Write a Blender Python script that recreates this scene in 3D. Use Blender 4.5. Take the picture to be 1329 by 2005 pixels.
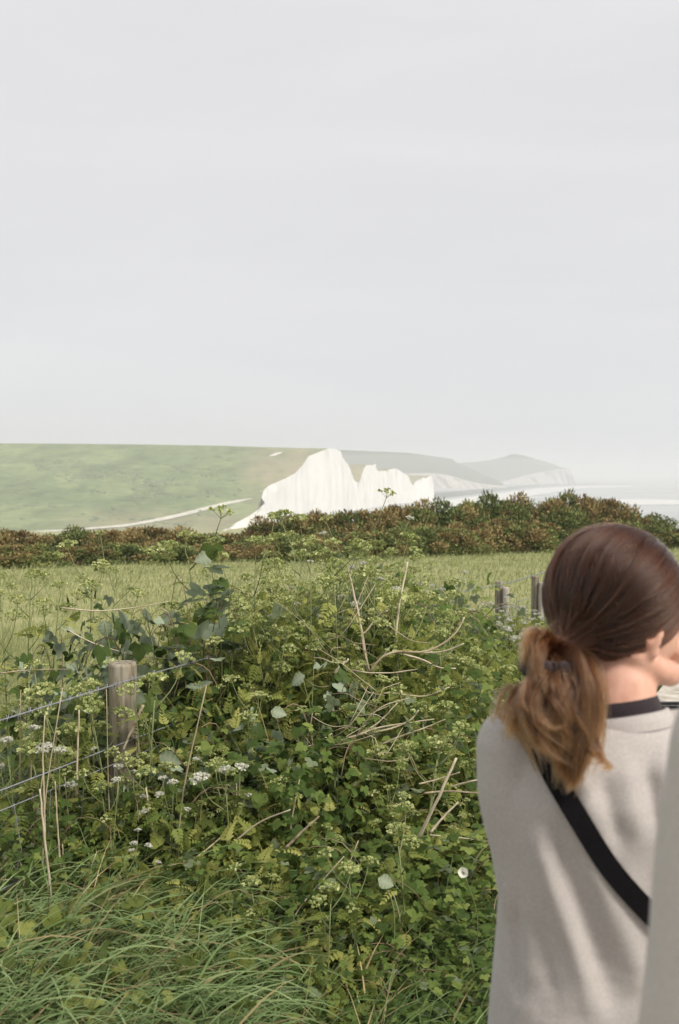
import bpy, bmesh, math, random
import numpy as np
from mathutils import Vector, Matrix, noise
from mathutils.bvhtree import BVHTree

for o in list(bpy.data.objects):
    bpy.data.objects.remove(o)
S = bpy.context.scene
C = S.collection
R = math.radians
rng = np.random.default_rng(7)
random.seed(7)

# ------------------------------------------------------------------ camera
EYE = 1.62
FPX = 1949.0
PITCH = math.atan(77.5 / FPX)
cam_d = bpy.data.cameras.new('camera')
cam = bpy.data.objects.new('camera', cam_d)
C.objects.link(cam)
cam.location = (0, 0, EYE)
cam.rotation_euler = (R(90) - PITCH, 0, 0)
cam_d.sensor_fit = 'VERTICAL'
cam_d.sensor_height = 36.0
cam_d.lens = 35.0
cam_d.clip_start = 0.05
cam_d.clip_end = 60000
cam_d.dof.use_dof = True
cam_d.dof.focus_distance = 4.2
cam_d.dof.aperture_fstop = 5.0
S.camera = cam

# ------------------------------------------------------------------ sky, sun, exposure
SUN_EL, SUN_AZ = R(48), R(128)        # azimuth measured from +Y towards +X
world = bpy.data.worlds.new('World')
S.world = world
world.use_nodes = True
nt = world.node_tree
nt.nodes.clear()
N = nt.nodes.new
out = N('ShaderNodeOutputWorld')
bg = N('ShaderNodeBackground')
bg.inputs['Strength'].default_value = 0.1
sky = N('ShaderNodeTexSky')
sky.sky_type = 'NISHITA'
sky.sun_disc = False
sky.sun_elevation = SUN_EL
sky.sun_rotation = SUN_AZ
sky.air_density = 1.0
sky.dust_density = 3.0
tc = N('ShaderNodeTexCoord')
mp = N('ShaderNodeMapping')
mp.inputs['Scale'].default_value = (1.2, 1.2, 6.0)
nz = N('ShaderNodeTexNoise')
nz.inputs['Scale'].default_value = 1.6
nz.inputs['Detail'].default_value = 5
nz.inputs['Roughness'].default_value = 0.55
nz.inputs['Distortion'].default_value = 0.4
cr = N('ShaderNodeValToRGB')
cr.color_ramp.elements[0].position = 0.25
cr.color_ramp.elements[0].color = (6.20, 6.20, 6.42, 1)
cr.color_ramp.elements[1].position = 0.75
cr.color_ramp.elements[1].color = (6.86, 6.80, 6.92, 1)
mx = N('ShaderNodeMix')
mx.data_type = 'RGBA'
mx.inputs['Factor'].default_value = 0.96
nt.links.new(tc.outputs['Generated'], mp.inputs['Vector'])
nt.links.new(mp.outputs['Vector'], nz.inputs['Vector'])
nt.links.new(nz.outputs['Fac'], cr.inputs['Fac'])
nt.links.new(sky.outputs['Color'], mx.inputs['A'])
# the cloud deck: bluer haze low down, brightest half way up, greyer overhead
sp = N('ShaderNodeSeparateXYZ')
el = N('ShaderNodeValToRGB')
for e_, (p_, c_) in zip([el.color_ramp.elements[0], el.color_ramp.elements[1], el.color_ramp.elements.new(.12), el.color_ramp.elements.new(.3)],
                        [(0.0, (.955, .97, .99, 1)), (0.55, (.90, .90, .905, 1)), (.12, (.985, .99, 1.0, 1)), (.3, (1.0, .998, .995, 1))]):
    e_.position = p_; e_.color = c_
ml_ = N('ShaderNodeMix'); ml_.data_type = 'RGBA'; ml_.blend_type = 'MULTIPLY'; ml_.inputs['Factor'].default_value = 1.0
nt.links.new(tc.outputs['Generated'], sp.inputs[0]); nt.links.new(sp.outputs['Z'], el.inputs['Fac'])
nt.links.new(cr.outputs['Color'], ml_.inputs['A']); nt.links.new(el.outputs['Color'], ml_.inputs['B'])
nt.links.new(ml_.outputs['Result'], mx.inputs['B'])
nt.links.new(mx.outputs['Result'], bg.inputs['Color'])
nt.links.new(bg.outputs['Background'], out.inputs['Surface'])

sun_d = bpy.data.lights.new('sun', 'SUN')
sun_d.energy = 3.3
sun_d.angle = R(18)
sun_d.color = (1.0, 0.93, 0.83)
sun = bpy.data.objects.new('sun', sun_d)
C.objects.link(sun)
sdir = Vector((math.sin(SUN_AZ) * math.cos(SUN_EL), math.cos(SUN_AZ) * math.cos(SUN_EL), math.sin(SUN_EL)))
sun.rotation_euler = sdir.to_track_quat('Z', 'Y').to_euler()
S.view_settings.view_transform = 'Standard'
S.view_settings.look = 'None'
S.view_settings.exposure = 0.28
S.view_settings.gamma = 1.0
S.view_settings.use_curve_mapping = False
S.cycles.max_bounces = 8
S.cycles.diffuse_bounces = 4
S.cycles.transmission_bounces = 6
S.cycles.volume_bounces = 1
S.cycles.use_adaptive_sampling = True
S.cycles.adaptive_threshold = 0.015

# ------------------------------------------------------------------ helpers
FWD = Vector((0, math.cos(PITCH), -math.sin(PITCH)))
UPV = Vector((0, math.sin(PITCH), math.cos(PITCH)))
ORG = Vector((0, 0, EYE))


def W(px, py, Y):
    """the place a pixel of the photograph shows, at Y metres ahead"""
    d = FWD + Vector((1, 0, 0)) * ((px - 664.5) / FPX) + UPV * (-(py - 1002.5) / FPX)
    return ORG + d * (Y / d.y)


def PX(px, Y):
    return (px - 664.5) / FPX * Y


def Gnd(px, py, z):
    d = FWD + Vector((1, 0, 0)) * ((px - 664.5) / FPX) + UPV * (-(py - 1002.5) / FPX)
    return ORG + d * ((z - EYE) / d.z)


def fbm(x, y, z=0.0, o=4):
    return noise.fractal(Vector((x, y, z)), 1.0, 2.0, o)


def tag(o, label=None, cat=None, group=None, kind=None):
    if label: o['label'] = label
    if cat: o['category'] = cat
    if group: o['group'] = group
    if kind: o['kind'] = kind
    return o


def empty(name, loc=(0, 0, 0), rz=0.0, label=None, cat=None, group=None):
    o = bpy.data.objects.new(name, None)
    o.empty_display_size = 0.1
    o.location = loc
    o.rotation_euler = (0, 0, rz)
    C.objects.link(o)
    return tag(o, label, cat, group)


def link(name, me, parent=None):
    o = bpy.data.objects.new(name, me)
    C.objects.link(o)
    if parent is not None:
        o.parent = parent
    return o


def dup(root, loc, rz, sc=1.0, label=None, group=None):
    r = root.copy()
    C.objects.link(r)
    r.location = loc
    r.rotation_euler = (0, 0, rz)
    r.scale = (sc, sc, sc) if not isinstance(sc, tuple) else sc
    if label: r['label'] = label
    if group: r['group'] = group
    for ch in list(root.children):
        c = ch.copy()
        C.objects.link(c)
        c.parent = r
        for g in ch.children:
            d = g.copy()
            C.objects.link(d)
            d.parent = c
    return r


def mesh_np(name, V, F, mats, tint=None, midx=None, smooth=False, cols=None):
    """V (n,3) array, F list of (m,k) int arrays of equal k each"""
    me = bpy.data.meshes.new(name)
    V = np.asarray(V, dtype=np.float32)
    Fs = F if isinstance(F, list) else [F]
    Fs = [np.asarray(f, dtype=np.int32) for f in Fs if len(f)]
    loops = np.concatenate([f.ravel() for f in Fs])
    tot = np.concatenate([np.full(len(f), f.shape[1], dtype=np.int32) for f in Fs])
    start = np.concatenate([[0], np.cumsum(tot)[:-1]]).astype(np.int32)
    me.vertices.add(len(V))
    me.vertices.foreach_set('co', V.ravel())
    me.loops.add(len(loops))
    me.loops.foreach_set('vertex_index', loops)
    me.polygons.add(len(tot))
    me.polygons.foreach_set('loop_start', start)
    me.polygons.foreach_set('loop_total', tot)
    for m in (mats if isinstance(mats, (list, tuple)) else [mats]):
        me.materials.append(m)
    if midx is not None:
        me.polygons.foreach_set('material_index', np.asarray(midx, dtype=np.int32))
    me.polygons.foreach_set('use_smooth', np.full(len(tot), bool(smooth)))
    me.update(calc_edges=True)
    me.validate()
    if tint is not None:
        a = me.attributes.new('tint', 'FLOAT', 'POINT')
        a.data.foreach_set('value', np.asarray(tint, dtype=np.float32))
    return me


def grid_faces(nr, nc, close=False):
    """rows x cols vertex grid -> quads"""
    r, c = np.meshgrid(np.arange(nr - 1), np.arange(nc if close else nc - 1), indexing='ij')
    c2 = (c + 1) % nc
    return np.stack([r * nc + c, r * nc + c2, (r + 1) * nc + c2, (r + 1) * nc + c], -1).reshape(-1, 4)


def norm(a):
    return a / np.maximum(np.linalg.norm(a, axis=-1, keepdims=True), 1e-9)


def frames(d, n):
    """y along d, z near n -> (k,3,3) with columns x,y,z"""
    y = norm(d)
    x = norm(np.cross(y, n))
    z = np.cross(x, y)
    return np.stack([x, y, z], -1)


def stamp(T, TF, P, M, sc):
    """instances of template T at P with frames M and scales sc, merged in arrays"""
    k = len(P)
    sc = np.asarray(sc)
    if sc.ndim == 1:
        sc = sc[:, None]
    L = T[None] * (sc[:, None, :] if sc.shape[1] == 3 else sc[:, :, None])
    V = np.einsum('kij,knj->kni', M, L) + P[:, None]
    F = TF[None] + (np.arange(k) * len(T))[:, None, None]
    return V.reshape(-1, 3), F.reshape(-1, TF.shape[1])


def rnd_dir(k, up=0.0):
    d = rng.normal(size=(k, 3))
    d[:, 2] += up
    return norm(d)


def tints(k, npt, lo=0.1, hi=0.9):
    return np.repeat(rng.uniform(lo, hi, k), npt)


def tube(pts, rad, seg=6, cap=True):
    """tube through pts with radius (float, list or (rx,ry) list)"""
    P = np.asarray([tuple(p) for p in pts], dtype=float)
    n = len(P)
    rad = np.asarray(rad, dtype=float)
    if rad.ndim == 0:
        rad = np.full((n, 1), rad)
    if rad.ndim == 1:
        rad = rad[:, None]
    if rad.shape[1] == 1:
        rad = np.repeat(rad, 2, 1)
    t = norm(np.gradient(P, axis=0))
    ref = np.array([0.0, 0.0, 1.0]) if abs(t[:, 2].mean()) < 0.8 else np.array([1.0, 0.0, 0.0])
    x = norm(np.cross(np.cross(t, ref), t) * -1)
    y = np.cross(t, x)
    a = np.linspace(0, 2 * np.pi, seg, endpoint=False)
    V = P[:, None] + x[:, None] * (np.cos(a)[None, :, None] * rad[:, 0][:, None, None]) + y[:, None] * (np.sin(a)[None, :, None] * rad[:, 1][:, None, None])
    V = V.reshape(-1, 3)
    F = grid_faces(n, seg, True)
    if cap:
        V = np.concatenate([V, P[:1], P[-1:]])
        i = np.arange(seg)
        f0 = np.stack([np.full(seg, n * seg), (i + 1) % seg, i, i], -1)
        f1 = np.stack([np.full(seg, n * seg + 1), (n - 1) * seg + i, (n - 1) * seg + (i + 1) % seg, (n - 1) * seg + (i + 1) % seg], -1)
        tri = np.concatenate([f0[:, :3], f1[:, :3]])
        return V, F, tri
    return V, F, np.zeros((0, 3), int)


class Acc:
    """collects tubes and stamps into one mesh"""
    def __init__(s):
        s.V, s.Q, s.T, s.t, s.n = [], [], [], [], 0

    def add(s, V, Q=None, T=None, tint=0.5):
        tint = np.asarray(tint) if isinstance(tint, list) else tint
        s.V.append(V)
        if Q is not None and len(Q): s.Q.append(np.asarray(Q) + s.n)
        if T is not None and len(T): s.T.append(np.asarray(T) + s.n)
        s.t.append(np.full(len(V), tint) if np.isscalar(tint) else tint)
        s.n += len(V)

    def tube(s, pts, rad, seg=5, tint=0.5, cap=True):
        V, Q, T = tube(pts, rad, seg, cap)
        s.add(V, Q, T, tint)

    def mesh(s, name, mats, smooth=True):
        F = []
        if s.Q: F.append(np.concatenate(s.Q))
        if s.T: F.append(np.concatenate(s.T))
        return mesh_np(name, np.concatenate(s.V), F, mats, np.concatenate(s.t), None, smooth)


def catmull(pts, k):
    P = np.asarray([tuple(p) for p in pts], dtype=float)
    Q = np.concatenate([2 * P[:1] - P[1:2], P, 2 * P[-1:] - P[-2:-1]])
    u = np.linspace(0, len(P) - 1 - 1e-6, k)
    i = u.astype(int)
    f = (u - i)[:, None]
    a, b, c, d = Q[i], Q[i + 1], Q[i + 2], Q[i + 3]
    return 0.5 * ((2 * b) + (c - a) * f + (2 * a - 5 * b + 4 * c - d) * f ** 2 + (3 * b - a - 3 * c + d) * f ** 3)


# ------------------------------------------------------------------ materials
def new_mat(name):
    m = bpy.data.materials.new(name)
    m.use_nodes = True
    m.node_tree.nodes.clear()
    return m, m.node_tree


def ramp(t, stops):
    r = t.nodes.new('ShaderNodeValToRGB')
    e = r.color_ramp.elements
    while len(e) < len(stops):
        e.new(0.5)
    for k, (p, c) in zip(e, stops):
        k.position = p
        k.color = (*c, 1)
    return r


def leaf_mat(name, stops, back=None, trans=0.48, rough=0.58, spec=0.16, mul=(1, 1, 1)):
    """two-sided leaf: colour from the per-leaf tint, some light through it"""
    m, t = new_mat(name)
    n, l = t.nodes.new, t.links.new
    o = n('ShaderNodeOutputMaterial')
    at = n('ShaderNodeAttribute'); at.attribute_name = 'tint'
    inf = n('ShaderNodeObjectInfo')
    ad = n('ShaderNodeMath'); ad.operation = 'MULTIPLY_ADD'
    ad.inputs[1].default_value = 0.24; ad.inputs[2].default_value = -0.12
    a2 = n('ShaderNodeMath'); a2.operation = 'ADD'
    l(inf.outputs['Random'], ad.inputs[0])
    l(ad.outputs[0], a2.inputs[0]); l(at.outputs['Fac'], a2.inputs[1])
    rp = ramp(t, [(p_, tuple(c_ * m_ for c_, m_ in zip(cc, mul))) for p_, cc in stops])
    l(a2.outputs[0], rp.inputs['Fac'])
    col = rp.outputs['Color']
    if back:
        g = n('ShaderNodeNewGeometry')
        mx = n('ShaderNodeMix'); mx.data_type = 'RGBA'
        mx.inputs['B'].default_value = (*back, 1)
        l(g.outputs['Backfacing'], mx.inputs['Factor']); l(col, mx.inputs['A'])
        col = mx.outputs['Result']
    p = n('ShaderNodeBsdfPrincipled')
    p.inputs['Roughness'].default_value = rough
    p.inputs['Specular IOR Level'].default_value = spec
    l(col, p.inputs['Base Color'])
    tr = n('ShaderNodeBsdfTranslucent')
    l(col, tr.inputs['Color'])
    ms = n('ShaderNodeMixShader'); ms.inputs[0].default_value = trans
    l(p.outputs[0], ms.inputs[1]); l(tr.outputs[0], ms.inputs[2])
    l(ms.outputs[0], o.inputs['Surface'])
    return m


def noise_mat(name, stops, scale=5.0, rough=0.8, bump=0.0, bscale=None, detail=6, stretch=(1, 1, 1), spec=0.3, coord='Object', metal=0.0):
    m, t = new_mat(name)
    n, l = t.nodes.new, t.links.new
    o = n('ShaderNodeOutputMaterial')
    p = n('ShaderNodeBsdfPrincipled')
    p.inputs['Roughness'].default_value = rough
    p.inputs['Specular IOR Level'].default_value = spec
    p.inputs['Metallic'].default_value = metal
    tc = n('ShaderNodeTexCoord')
    mp = n('ShaderNodeMapping'); mp.inputs['Scale'].default_value = stretch
    nz = n('ShaderNodeTexNoise'); nz.inputs['Scale'].default_value = scale; nz.inputs['Detail'].default_value = detail
    l(tc.outputs[coord], mp.inputs['Vector']); l(mp.outputs[0], nz.inputs['Vector'])
    rp = ramp(t, stops)
    l(nz.outputs['Fac'], rp.inputs['Fac']); l(rp.outputs['Color'], p.inputs['Base Color'])
    if bump:
        b = n('ShaderNodeBump'); b.inputs['Strength'].default_value = bump
        n2 = n('ShaderNodeTexNoise'); n2.inputs['Scale'].default_value = bscale or scale * 4; n2.inputs['Detail'].default_value = 6
        l(mp.outputs[0], n2.inputs['Vector']); l(n2.outputs['Fac'], b.inputs['Height']); l(b.outputs[0], p.inputs['Normal'])
    l(p.outputs[0], o.inputs['Surface'])
    return m


M = {}
M['bramble'] = leaf_mat('bramble_leaf', [(0.0, (0.020, 0.040, 0.012)), (0.5, (0.050, 0.090, 0.025)), (1.0, (0.125, 0.175, 0.055))], back=(0.24, 0.29, 0.17), mul=(2.45, 2.1, 1.8))
M['bramble_dark'] = leaf_mat('dark_bramble_leaf', [(0.0, (0.015, 0.035, 0.012)), (0.6, (0.032, 0.070, 0.022)), (1.0, (0.07, 0.12, 0.04))], back=(0.30, 0.36, 0.25), trans=0.25, mul=(2.2, 1.6, 1.15))
M['nettle'] = leaf_mat('nettle_leaf', [(0.0, (0.035, 0.060, 0.015)), (0.5, (0.080, 0.125, 0.035)), (1.0, (0.16, 0.21, 0.07))], mul=(1.95, 1.75, 1.45))
M['umbel_leaf'] = leaf_mat('umbel_plant_leaf', [(0.0, (0.055, 0.080, 0.018)), (0.5, (0.125, 0.160, 0.042)), (1.0, (0.215, 0.245, 0.085))], mul=(2.35, 2.05, 1.95))
M['umbel_head'] = leaf_mat('umbel_head', [(0.0, (0.13, 0.16, 0.045)), (0.5, (0.24, 0.28, 0.10)), (1.0, (0.40, 0.43, 0.21))], trans=0.3, rough=0.7, mul=(1.55, 1.5, 1.55))
M['white_head'] = leaf_mat('white_flower_head', [(0.0, (0.35, 0.37, 0.27)), (0.5, (0.58, 0.58, 0.49)), (1.0, (0.74, 0.73, 0.66))], trans=0.3, rough=0.7)
M['umbel_stem'] = leaf_mat('green_plant_stem', [(0.0, (0.10, 0.12, 0.04)), (0.5, (0.19, 0.22, 0.09)), (1.0, (0.30, 0.31, 0.16))], trans=0.05, rough=0.5)
M['cane'] = leaf_mat('bramble_cane', [(0.0, (0.07, 0.05, 0.03)), (0.5, (0.17, 0.12, 0.08)), (1.0, (0.27, 0.21, 0.15))], trans=0.0, rough=0.6, mul=(1.2, 1.2, 1.1))
M['dead'] = leaf_mat('dry_stem', [(0.0, (0.12, 0.09, 0.06)), (0.5, (0.33, 0.27, 0.19)), (1.0, (0.50, 0.44, 0.34))], trans=0.0, rough=0.7, mul=(1.15, 1.15, 1.1))
M['grass'] = leaf_mat('verge_grass', [(0.0, (0.035, 0.060, 0.020)), (0.45, (0.085, 0.130, 0.055)), (0.90, (0.17, 0.22, 0.12)), (0.92, (0.12, 0.10, 0.06)), (1.0, (0.30, 0.24, 0.15))], trans=0.3, mul=(1.65, 1.65, 1.35))
M['field'] = leaf_mat('field_grass', [(0.0, (0.085, 0.105, 0.035)), (0.5, (0.165, 0.185, 0.070)), (0.85, (0.25, 0.255, 0.115)), (1.0, (0.34, 0.30, 0.17))], trans=0.3, rough=0.6, mul=(1.75, 1.75, 2.0))
M['gorse_green'] = leaf_mat('gorse_green', [(0.0, (0.016, 0.026, 0.012)), (0.5, (0.042, 0.060, 0.024)), (1.0, (0.095, 0.115, 0.048))], trans=0.1, rough=0.7, mul=(3.4, 3.1, 2.5))
M['gorse_brown'] = leaf_mat('gorse_seed_pods', [(0.0, (0.040, 0.022, 0.012)), (0.5, (0.115, 0.060, 0.026)), (1.0, (0.20, 0.115, 0.052))], trans=0.1, rough=0.8, mul=(2.2, 3.05, 3.0))
M['undergrowth'] = leaf_mat('undergrowth_leaf', [(0.0, (0.030, 0.048, 0.014)), (0.5, (0.085, 0.120, 0.034)), (1.0, (0.19, 0.22, 0.078))], mul=(2.55, 2.2, 1.9))
M['wood'] = noise_mat('weathered_post_wood', [(0.28, (0.07, 0.058, 0.038)), (0.42, (0.175, 0.148, 0.105)), (0.55, (0.255, 0.225, 0.165)), (0.72, (0.36, 0.335, 0.27))], 9, 0.9, 0.8, 40, stretch=(6, 6, 0.5))
M['lit_side_wood'] = noise_mat('post_lit_side', [(0.25, (0.26, 0.23, 0.20)), (0.5, (0.40, 0.36, 0.31)), (0.75, (0.50, 0.46, 0.41))], 9, 0.85, 0.5, 40, stretch=(5, 5, 0.6))  # lighter wood: light on the far posts' right faces put into the colour
M['wire'] = noise_mat('galvanised_wire', [(0.3, (0.20, 0.21, 0.23)), (0.7, (0.34, 0.35, 0.38))], 60, 0.5, metal=0.35)
M['iron'] = noise_mat('dark_steel', [(0.3, (0.03, 0.03, 0.03)), (0.7, (0.075, 0.07, 0.068))], 30, 0.5, 0.2, metal=0.5)
M['soil'] = noise_mat('bank_soil', [(0.3, (0.022, 0.022, 0.010)), (0.55, (0.045, 0.050, 0.020)), (0.75, (0.075, 0.085, 0.03))], 7, 0.95, 0.6, 40)
M['gravel'] = noise_mat('chalk_gravel', [(0.2, (0.24, 0.21, 0.17)), (0.5, (0.46, 0.42, 0.36)), (0.72, (0.58, 0.55, 0.50))], 14, 0.95, 0.7, 60)


def chalk_mat(name, ramp_stops):
    m, t = new_mat(name)
    n, l = t.nodes.new, t.links.new
    o = n('ShaderNodeOutputMaterial')
    p = n('ShaderNodeBsdfPrincipled'); p.inputs['Roughness'].default_value = 0.95; p.inputs['Specular IOR Level'].default_value = 0.1
    tc = n('ShaderNodeTexCoord')
    mp = n('ShaderNodeMapping'); mp.inputs['Scale'].default_value = (0.07, 0.07, 0.016)
    nz = n('ShaderNodeTexNoise'); nz.inputs['Scale'].default_value = 1.0; nz.inputs['Detail'].default_value = 8
    rp = ramp(t, ramp_stops)
    l(tc.outputs['Object'], mp.inputs['Vector']); l(mp.outputs[0], nz.inputs['Vector']); l(nz.outputs['Fac'], rp.inputs['Fac'])
    l(rp.outputs[0], p.inputs['Base Color'])
    l(p.outputs[0], o.inputs['Surface'])
    return m


def down_mat(name, greens, browns):
    """downland turf: mottled grass, worn dry turf where the mesh attribute says so"""
    m, t = new_mat(name)
    n, l = t.nodes.new, t.links.new
    o = n('ShaderNodeOutputMaterial')
    p = n('ShaderNodeBsdfPrincipled'); p.inputs['Roughness'].default_value = 0.95; p.inputs['Specular IOR Level'].default_value = 0.1
    tc = n('ShaderNodeTexCoord')
    mp = n('ShaderNodeMapping'); mp.inputs['Scale'].default_value = (0.022, 0.012, 0.06)
    nz = n('ShaderNodeTexNoise'); nz.inputs['Scale'].default_value = 1.0; nz.inputs['Detail'].default_value = 10; nz.inputs['Roughness'].default_value = 0.68
    nz.inputs['Distortion'].default_value = 0.6
    n2 = n('ShaderNodeTexNoise'); n2.inputs['Scale'].default_value = 0.09; n2.inputs['Detail'].default_value = 6; n2.inputs['Roughness'].default_value = 0.7
    l(tc.outputs['Object'], mp.inputs['Vector']); l(mp.outputs[0], nz.inputs['Vector']); l(tc.outputs['Object'], n2.inputs['Vector'])
    av = n('ShaderNodeMath'); av.operation = 'MULTIPLY_ADD'; av.inputs[1].default_value = 0.35
    l(n2.outputs['Fac'], av.inputs[0])
    ms = n('ShaderNodeMath'); ms.operation = 'MULTIPLY'; ms.inputs[1].default_value = 0.65
    l(nz.outputs['Fac'], ms.inputs[0]); l(ms.outputs[0], av.inputs[2])
    rg = ramp(t, greens); rb = ramp(t, browns)
    l(av.outputs[0], rg.inputs['Fac']); l(av.outputs[0], rb.inputs['Fac'])
    at = n('ShaderNodeAttribute'); at.attribute_name = 'tint'
    mx = n('ShaderNodeMix'); mx.data_type = 'RGBA'
    l(at.outputs['Fac'], mx.inputs['Factor']); l(rg.outputs[0], mx.inputs['A']); l(rb.outputs[0], mx.inputs['B'])
    l(mx.outputs['Result'], p.inputs['Base Color'])
    l(p.outputs[0], o.inputs['Surface'])
    return m


M['chalk'] = chalk_mat('chalk_cliff', [(0.26, (0.54, 0.525, 0.495)), (0.38, (0.65, 0.64, 0.615)), (0.50, (0.69, 0.685, 0.67)), (0.75, (0.72, 0.715, 0.705))])
M['far_chalk'] = chalk_mat('greyer_far_chalk', [(0.3, (0.34, 0.315, 0.28)), (0.7, (0.50, 0.475, 0.44))])  # greyer and darker than the chalk of the near cliff
M['down'] = down_mat('downland_turf', [(0.36, (0.075, 0.105, 0.050)), (0.5, (0.145, 0.190, 0.088)), (0.62, (0.235, 0.28, 0.13))],
                     [(0.3, (0.25, 0.21, 0.135)), (0.7, (0.35, 0.305, 0.21))])
M['far_down'] = down_mat('far_downland', [(0.35, (0.045, 0.060, 0.035)), (0.65, (0.085, 0.10, 0.06))], [(0.3, (0.15, 0.14, 0.10)), (0.7, (0.2, 0.19, 0.14))])
M['reef'] = noise_mat('dark_rock_platform', [(0.3, (0.05, 0.055, 0.06)), (0.7, (0.11, 0.115, 0.12))], 0.02, 0.7)
M['surf'] = noise_mat('pale_shingle_surf', [(0.3, (0.48, 0.47, 0.45)), (0.7, (0.66, 0.655, 0.64))], 0.02, 0.8, stretch=(1, 4, 1))
M['track'] = noise_mat('chalk_track', [(0.3, (0.45, 0.42, 0.36)), (0.7, (0.62, 0.60, 0.54))], 0.2, 0.9)


def ground_mat():
    """field turf far from the fence, dark leaf-strewn soil under the bank, all by place"""
    m, t = new_mat('field_ground')
    n, l = t.nodes.new, t.links.new
    o = n('ShaderNodeOutputMaterial')
    p = n('ShaderNodeBsdfPrincipled'); p.inputs['Roughness'].default_value = 0.95; p.inputs['Specular IOR Level'].default_value = 0.1
    tc = n('ShaderNodeTexCoord')
    nz = n('ShaderNodeTexNoise'); nz.inputs['Scale'].default_value = 0.9; nz.inputs['Detail'].default_value = 9; nz.inputs['Roughness'].default_value = 0.65
    l(tc.outputs['Object'], nz.inputs['Vector'])
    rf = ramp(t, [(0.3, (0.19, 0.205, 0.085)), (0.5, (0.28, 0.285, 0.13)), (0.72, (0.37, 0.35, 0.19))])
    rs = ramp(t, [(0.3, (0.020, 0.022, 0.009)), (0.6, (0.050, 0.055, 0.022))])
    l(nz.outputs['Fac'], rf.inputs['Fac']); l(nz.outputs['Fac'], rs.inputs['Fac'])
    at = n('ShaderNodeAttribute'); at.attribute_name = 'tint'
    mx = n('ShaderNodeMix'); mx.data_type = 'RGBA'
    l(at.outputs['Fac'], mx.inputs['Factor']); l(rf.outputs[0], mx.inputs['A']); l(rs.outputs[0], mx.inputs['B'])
    l(mx.outputs['Result'], p.inputs['Base Color'])
    b = n('ShaderNodeBump'); b.inputs['Strength'].default_value = 0.6
    n2 = n('ShaderNodeTexNoise'); n2.inputs['Scale'].default_value = 14; n2.inputs['Detail'].default_value = 6
    l(tc.outputs['Object'], n2.inputs['Vector']); l(n2.outputs['Fac'], b.inputs['Height']); l(b.outputs[0], p.inputs['Normal'])
    l(p.outputs[0], o.inputs['Surface'])
    return m


def sea_mat():
    m, t = new_mat('sea_water')
    n, l = t.nodes.new, t.links.new
    o = n('ShaderNodeOutputMaterial')
    p = n('ShaderNodeBsdfPrincipled')
    p.inputs['Roughness'].default_value = 0.25
    p.inputs['IOR'].default_value = 1.33
    tc = n('ShaderNodeTexCoord')
    mp = n('ShaderNodeMapping'); mp.inputs['Scale'].default_value = (0.002, 0.012, 1)
    nz = n('ShaderNodeTexNoise'); nz.inputs['Scale'].default_value = 1; nz.inputs['Detail'].default_value = 8
    l(tc.outputs['Object'], mp.inputs['Vector']); l(mp.outputs[0], nz.inputs['Vector'])
    rp = ramp(t, [(0.3, (0.22, 0.24, 0.25)), (0.55, (0.33, 0.34, 0.34)), (0.72, (0.48, 0.48, 0.465))])
    l(nz.outputs['Fac'], rp.inputs['Fac']); l(rp.outputs[0], p.inputs['Base Color'])
    b = n('ShaderNodeBump'); b.inputs['Strength'].default_value = 0.4; b.inputs['Distance'].default_value = 0.5
    n2 = n('ShaderNodeTexNoise'); n2.inputs['Scale'].default_value = 0.08; n2.inputs['Detail'].default_value = 5
    l(tc.outputs['Object'], n2.inputs['Vector']); l(n2.outputs['Fac'], b.inputs['Height']); l(b.outputs[0], p.inputs['Normal'])
    l(p.outputs[0], o.inputs['Surface'])
    return m


M['ground'] = ground_mat()
M['sea'] = sea_mat()


def cloth_mat(name, col, col2, bscale=900, bump=0.25, sheen=0.2):
    """fine knit: small two-way weave in the bump, slight heather in the yarn"""
    m, t = new_mat(name)
    n, l = t.nodes.new, t.links.new
    o = n('ShaderNodeOutputMaterial')
    p = n('ShaderNodeBsdfPrincipled'); p.inputs['Roughness'].default_value = 0.9
    p.inputs['Specular IOR Level'].default_value = 0.15
    p.inputs['Sheen Weight'].default_value = sheen
    p.inputs['Sheen Roughness'].default_value = 0.5
    tc = n('ShaderNodeTexCoord')
    nz = n('ShaderNodeTexNoise'); nz.inputs['Scale'].default_value = 260; nz.inputs['Detail'].default_value = 3
    l(tc.outputs['Object'], nz.inputs['Vector'])
    rp = ramp(t, [(0.3, col), (0.7, col2)])
    l(nz.outputs['Fac'], rp.inputs['Fac']); l(rp.outputs[0], p.inputs['Base Color'])
    wv = n('ShaderNodeTexWave'); wv.bands_direction = 'Z'; wv.inputs['Scale'].default_value = 110; wv.inputs['Distortion'].default_value = 1.2
    wv.inputs['Detail'].default_value = 2
    l(tc.outputs['Object'], wv.inputs['Vector'])
    b = n('ShaderNodeBump'); b.inputs['Strength'].default_value = bump; b.inputs['Distance'].default_value = 0.0008
    ad = n('ShaderNodeMath'); ad.operation = 'ADD'
    l(wv.outputs['Fac'], ad.inputs[0]); l(nz.outputs['Fac'], ad.inputs[1])
    l(ad.outputs[0], b.inputs['Height']); l(b.outputs[0], p.inputs['Normal'])
    l(p.outputs[0], o.inputs['Surface'])
    return m


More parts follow.
